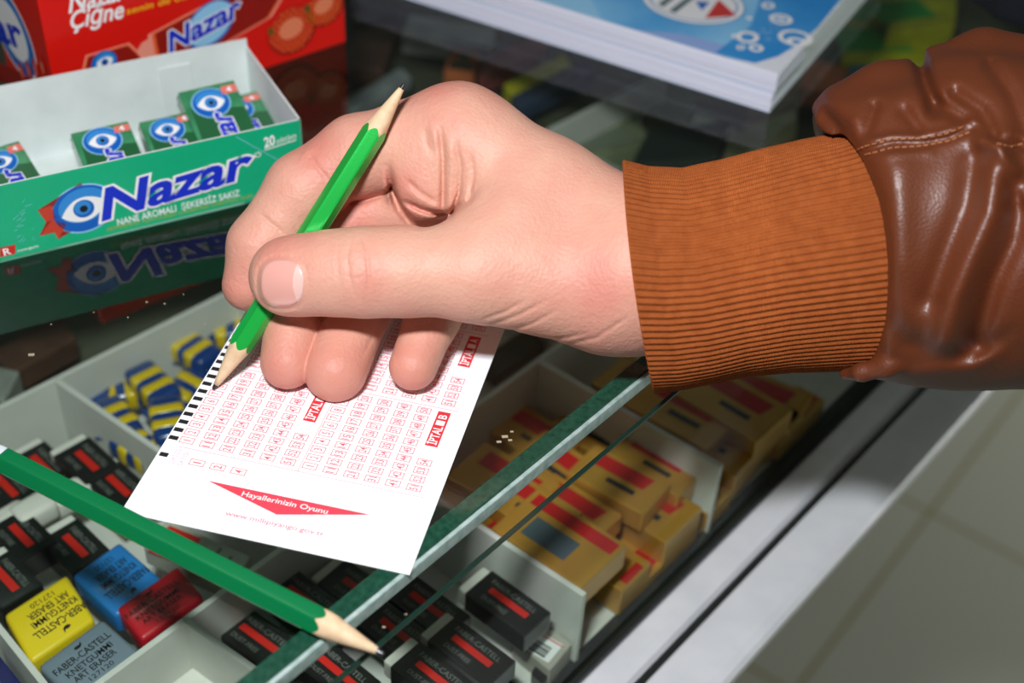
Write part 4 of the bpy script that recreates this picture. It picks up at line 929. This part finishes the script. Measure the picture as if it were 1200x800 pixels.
# knitted cuff
def cuff():
    m = mat('orange_brown_knit', W_(184, 99, 50), .9, spec=.1, var=(300, W_(160, 79, 37), .6)); nt = m.node_tree; b = nt.nodes['Principled BSDF']
    uv = nt.nodes.new('ShaderNodeUVMap'); mp = nt.nodes.new('ShaderNodeMapping'); mp.inputs['Scale'].default_value = (1, 1, 1)
    nt.links.new(uv.outputs[0], mp.inputs[0]); wv = nt.nodes.new('ShaderNodeTexWave'); wv.bands_direction = 'X'; wv.inputs['Scale'].default_value = 14.0; wv.inputs['Distortion'].default_value = 1.2; wv.inputs['Detail Scale'].default_value = 3
    nt.links.new(mp.outputs[0], wv.inputs[0]); bn = nt.nodes.new('ShaderNodeBump'); bn.inputs['Strength'].default_value = .8; bn.inputs['Distance'].default_value = .0004
    tc = nt.nodes.new('ShaderNodeTexCoord'); no = nt.nodes.new('ShaderNodeTexNoise'); no.inputs['Scale'].default_value = 1500; nt.links.new(tc.outputs['Object'], no.inputs[0])
    ad = nt.nodes.new('ShaderNodeMath'); ad.operation = 'ADD'; nt.links.new(wv.outputs['Fac'], ad.inputs[0]); nt.links.new(no.outputs['Fac'], ad.inputs[1])
    nt.links.new(ad.outputs[0], bn.inputs['Height']); nt.links.new(bn.outputs['Normal'], b.inputs['Normal'])
    # profile: for s in 0..1 along the arm: top px, bottom px, x px at top and bottom
    top = [(731, 186), (760, 194), (800, 197), (845, 187), (900, 171), (940, 160), (985, 150), (1020, 140)]
    bot = [(768, 462), (800, 459), (840, 452), (880, 444), (930, 438), (975, 435), (1015, 432), (1050, 430)]
    ns, nr = 80, 1176; NR = 98
    def interp(L, s): x = np.linspace(0, 1, len(L)); return np.array([np.interp(s, x, [p[0] for p in L]), np.interp(s, x, [p[1] for p in L])])
    v = []; f = []; uvs = []
    prof = []
    for j in range(6): prof.append((0.055 - .05 * j / 5 * 1.0, 0.90 + .06 * j / 5))        # inner lining comes forward
    for j in range(5): a = math.pi * (j + 1) / 6; prof.append((-.008 * math.sin(a), .965 + .0 + .0175 * (1 - math.cos(a))))
    for j in range(ns): prof.append((j / (ns - 1), 1.0))
    th = np.arange(nr) / nr * 2 * np.pi
    for (s, k) in prof:
        T, B = interp(top, max(s, 0)), interp(bot, max(s, 0)); T = T + [s * 280 if s < 0 else 0, 0]; B = B + [s * 280 if s < 0 else 0, 0]
        c = (T + B) / 2; half = (B - T) / 2; D0 = 397; ry = np.linalg.norm(half) / FPX * D0; rz = 28.5 + 4 * s
        ribs = .25 * np.cos(th * NR) * (1 if k >= 1 else .5) + .5 * np.sin(3 * th + 5 * s) * min(1, max(s, 0) * 3) + .35 * np.sin(5 * th - 3 * s + 1)*max(s,0)
        rsy = ry * k - .5 + ribs
        for i in range(nr):
            sy = -math.cos(th[i]); sz = math.sin(th[i])                      # sy=-1 top, sz=+1 towards camera
            fac = rsy[i] / (ry)
            bow = 3.0 * (1 - sy * sy) * (1 if sz > 0 else -1) * 0
            p = c + half * sy * fac; D = D0 - sz * (rz * k + ribs[i]) 
            p = c + half * sy * fac - np.array([6.0 * (1 - sy * sy) * (1 - s * 1.9) if sz > 0 else 0, 0]) * (1 if s < .6 else 1)
            v.append(W(p[0], p[1], D)); uvs.append((s * 4.0, i / nr))
    n = len(prof)
    for j in range(n - 1):
        for i in range(nr): f.append((j * nr + i, j * nr + (i + 1) % nr, (j + 1) * nr + (i + 1) % nr, (j + 1) * nr + i))
    me_o = mk('knitted_cuff', v, f, m, person, True)
    ul = me_o.data.uv_layers.new(name='uv'); li = np.zeros(len(me_o.data.loops), np.int32); me_o.data.loops.foreach_get('vertex_index', li); ul.data.foreach_set('uv', np.array(uvs, np.float32)[li].ravel())
    return me_o
cuff()

# leather sleeve
def sleeve():
    h = .8
    lo = cs(925, 490, 400); hi = cs(1560, 20, 400)
    G = Vol((lo[0], lo[1], -470), (hi[0], hi[1] + 4, -335), h)
    d = G.chain([(1035, 270, 399, 43.0), (1150, 262, 397, 46), (1290, 262, 395, 45), (1480, 262, 392, 46), (1700, 262, 390, 47)], 12)
    d = smin(d, G.chain([(985, 145, 396, 7.5), (1035, 112, 394, 8.5), (1066, 118, 394, 8)], 4), 9)
    d = smin(d, G.chain([(1104, 92, 398, 9.5), (1150, 82, 398, 11), (1195, 96, 396, 12), (1300, 130, 394, 14)], 4), 8)
    d = smin(d, G.cone((1110, 110, 385, 7), (1160, 150, 372, 8)), 8)
    def bump(pts, w, a, D0=330, D1=405):
        nonlocal d
        dd = G.line2d(pts); g = a * np.exp(-dd / (w * w)); z = -G.Z; g = g * np.clip((D1 - z) / 10, 0, 1); d = d + g
    # hanging lobes and valleys (positive carves, negative swells)
    bump([(1094, 128), (1090, 112), (1084, 96), (1078, 70)], 9, 4.0, 300, 470)
    bump([(1100, 122), (1130, 140)], 9, 3.0)
    bump([(985, 190), (1012, 176), (1045, 168), (1080, 168), (1110, 162), (1140, 150)], 5, 1.3)
    bump([(987, 182), (1012, 168), (1045, 160), (1080, 160), (1110, 154), (1138, 142)], 5, -1.2)
    bump([(990, 200), (1015, 188), (1050, 180), (1090, 178)], 6, -.8)
    bump([(1172, 165), (1166, 210), (1160, 250), (1138, 300), (1118, 350), (1108, 400)], 18, -4.6)
    bump([(1140, 190), (1132, 240), (1112, 290), (1090, 350)], 15, 2.4)
    bump([(1196, 215), (1188, 280), (1165, 330), (1145, 400)], 13, 3.4)
    bump([(1150, 165), (1170, 172), (1190, 200), (1205, 235)], 9, -2.8)
    bump([(1165, 160), (1195, 170), (1220, 180)], 5, 2.4)
    bump([(1050, 200), (1045, 250), (1035, 300)], 30, -3.4)
    bump([(1025, 360), (1060, 400), (1120, 415), (1180, 400)], 14, 1.8)
    bump([(1015, 425), (1070, 438), (1140, 430), (1185, 400)], 10, -1.2, 330, 410)
    bump([(1060, 130), (1075, 150)], 8, 1.6); bump([(1025, 125), (1015, 155)], 7, 1.5); bump([(1000, 140), (995, 165)], 6, -.8)
    bump([(1120, 110), (1150, 130), (1165, 155)], 9, 2.4); bump([(1160, 75), (1185, 110), (1200, 150)], 9, 1.6)
    bump([(1010, 230), (1020, 300), (1024, 380)], 9, .6)
    # soft overall unevenness of leather
    d = d + .5 * np.sin(G.X * .13 + G.Y * .09) * np.sin(G.Y * .11 - G.Z * .08)
    # open end of the sleeve
    xb = np.interp(400 - FPX * G.Y / 397.0, [110, 130, 160, 200, 250, 300, 360, 440, 470], [958, 956, 970, 982, 994, 1001, 1007, 1012, 1014]).astype(np.float32)
    xe = (xb - 600) / FPX * 397.0 + 6 * np.clip(((-G.Z) - 397) / 45, 0, 1)
    cut = xe - G.X
    k = 4.0; hh = np.clip(.5 - .5 * (d - cut) / k, 0, 1); d = d * (1 - hh) + cut * hh + k * hh * (1 - hh)
    d = smin(d, G.chain([(990, 438, 392, 1.6), (1010, 436, 385, 2.4), (1040, 430, 380, 3)], 2), 3)
    d = smin(d, G.chain([(962, 128, 398, 2.0), (966, 140, 392, 2.2), (980, 165, 384, 1.8)], 2), 3)
    # hollow inside so that it is a sleeve and not a plug
    inner = G.chain([(960, 290, 398, 32), (1040, 280, 398, 36)], 4)
    hh = np.clip(.5 - .5 * (d + inner) / 2.0, 0, 1); d = d * (1 - hh) - inner * hh + 2.0 * hh * (1 - hh)
    V, Fc = surface_nets(d.astype(np.float32), h, G.lo)
    m = mat('brown_leather', W_(98, 46, 18), .47, spec=.8, coat=.0, var=(25, W_(104, 46, 18), .8)); nt = m.node_tree; b = nt.nodes['Principled BSDF']; b.inputs['Coat Roughness'].default_value = .28
    tc = nt.nodes.new('ShaderNodeTexCoord'); vo = nt.nodes.new('ShaderNodeTexVoronoi'); vo.inputs['Scale'].default_value = 1300; vo.feature = 'F1'; no = nt.nodes.new('ShaderNodeTexNoise'); no.inputs['Scale'].default_value = 220; no.inputs['Detail'].default_value = 5
    nt.links.new(tc.outputs['Object'], vo.inputs['Vector']); nt.links.new(tc.outputs['Object'], no.inputs['Vector'])
    ad = nt.nodes.new('ShaderNodeMath'); ad.operation = 'MULTIPLY_ADD'; ad.inputs[1].default_value = .8; nt.links.new(no.outputs['Fac'], ad.inputs[0]); nt.links.new(vo.outputs['Distance'], ad.inputs[2])
    bn = nt.nodes.new('ShaderNodeBump'); bn.inputs['Strength'].default_value = .4; bn.inputs['Distance'].default_value = .00018; nt.links.new(ad.outputs[0], bn.inputs['Height'])
    nt.links.new(bn.outputs['Normal'], b.inputs['Normal']); nt.links.new(bn.outputs['Normal'], b.inputs['Coat Normal'])
    o = vol_mesh('leather_sleeve', V, Fc, m, person)
    # seam stitches sunk in the leather
    mbs = MB()
    for path in ([(985, 196), (1012, 182), (1045, 173), (1080, 171), (1112, 165), (1140, 153)], [(984, 186), (1012, 172), (1045, 163), (1080, 162), (1108, 157), (1132, 147)], [(1168, 168), (1185, 172), (1200, 168)]):
        L = [0]
        for a_, b_ in zip(path, path[1:]): L.append(L[-1] + math.dist(a_, b_))
        s = 0
        while s < L[-1] - 7:
            pts = [np.array([np.interp(q, L, [p[0] for p in path]), np.interp(q, L, [p[1] for p in path])]) for q in (s, s + 6)]
            D = [hit(d, G, p[0], p[1], 336, 430, .4) for p in pts]
            if all(D):
                A, B = W(*pts[0], D[0] - .25), W(*pts[1], D[1] - .25); dirv = B - A; up = -_F; side = np.cross(dirv, up); side = side / np.linalg.norm(side) * .55
                mbs.box(A - side / 2 - up * .3, dirv, side, np.cross(side, dirv) / np.linalg.norm(np.cross(side, dirv)) * .55, .18)
            s += 8.5
    mbs.build('stitching', mat('tan_thread', W_(150, 88, 48), .7), o)
sleeve()
# garment of the same person far at the top right corner

gm = MB()
gv = []; gf = []; gc = bp(1215, 18, 0) + np.array([10, 10, 0])
for j in range(13):
    a = math.pi / 2 * j / 12
    for i in range(40):
        t = 2 * math.pi * i / 40; k = 1 + .07 * math.sin(3 * t + j * .3) + .05 * math.sin(7 * t)
        gv.append(gc + np.array([38 * k * math.cos(t) * math.cos(a), 30 * k * math.sin(t) * math.cos(a), .3 + 42 * math.sin(a) * k]))
for j in range(12):
    for i in range(40): gf.append((j * 40 + i, j * 40 + (i + 1) % 40, (j + 1) * 40 + (i + 1) % 40, (j + 1) * 40 + i))
gf.append(tuple(range(39, -1, -1)))
o = mk('cloth_bundle', gv, gf, mat('navy_cloth', W_(14, 18, 30), .9, bump=(120, .6, 1.5)), None, True)
tag(o, 'dark navy cloth bundle at the top right picture corner behind the sleeve', 'cloth')
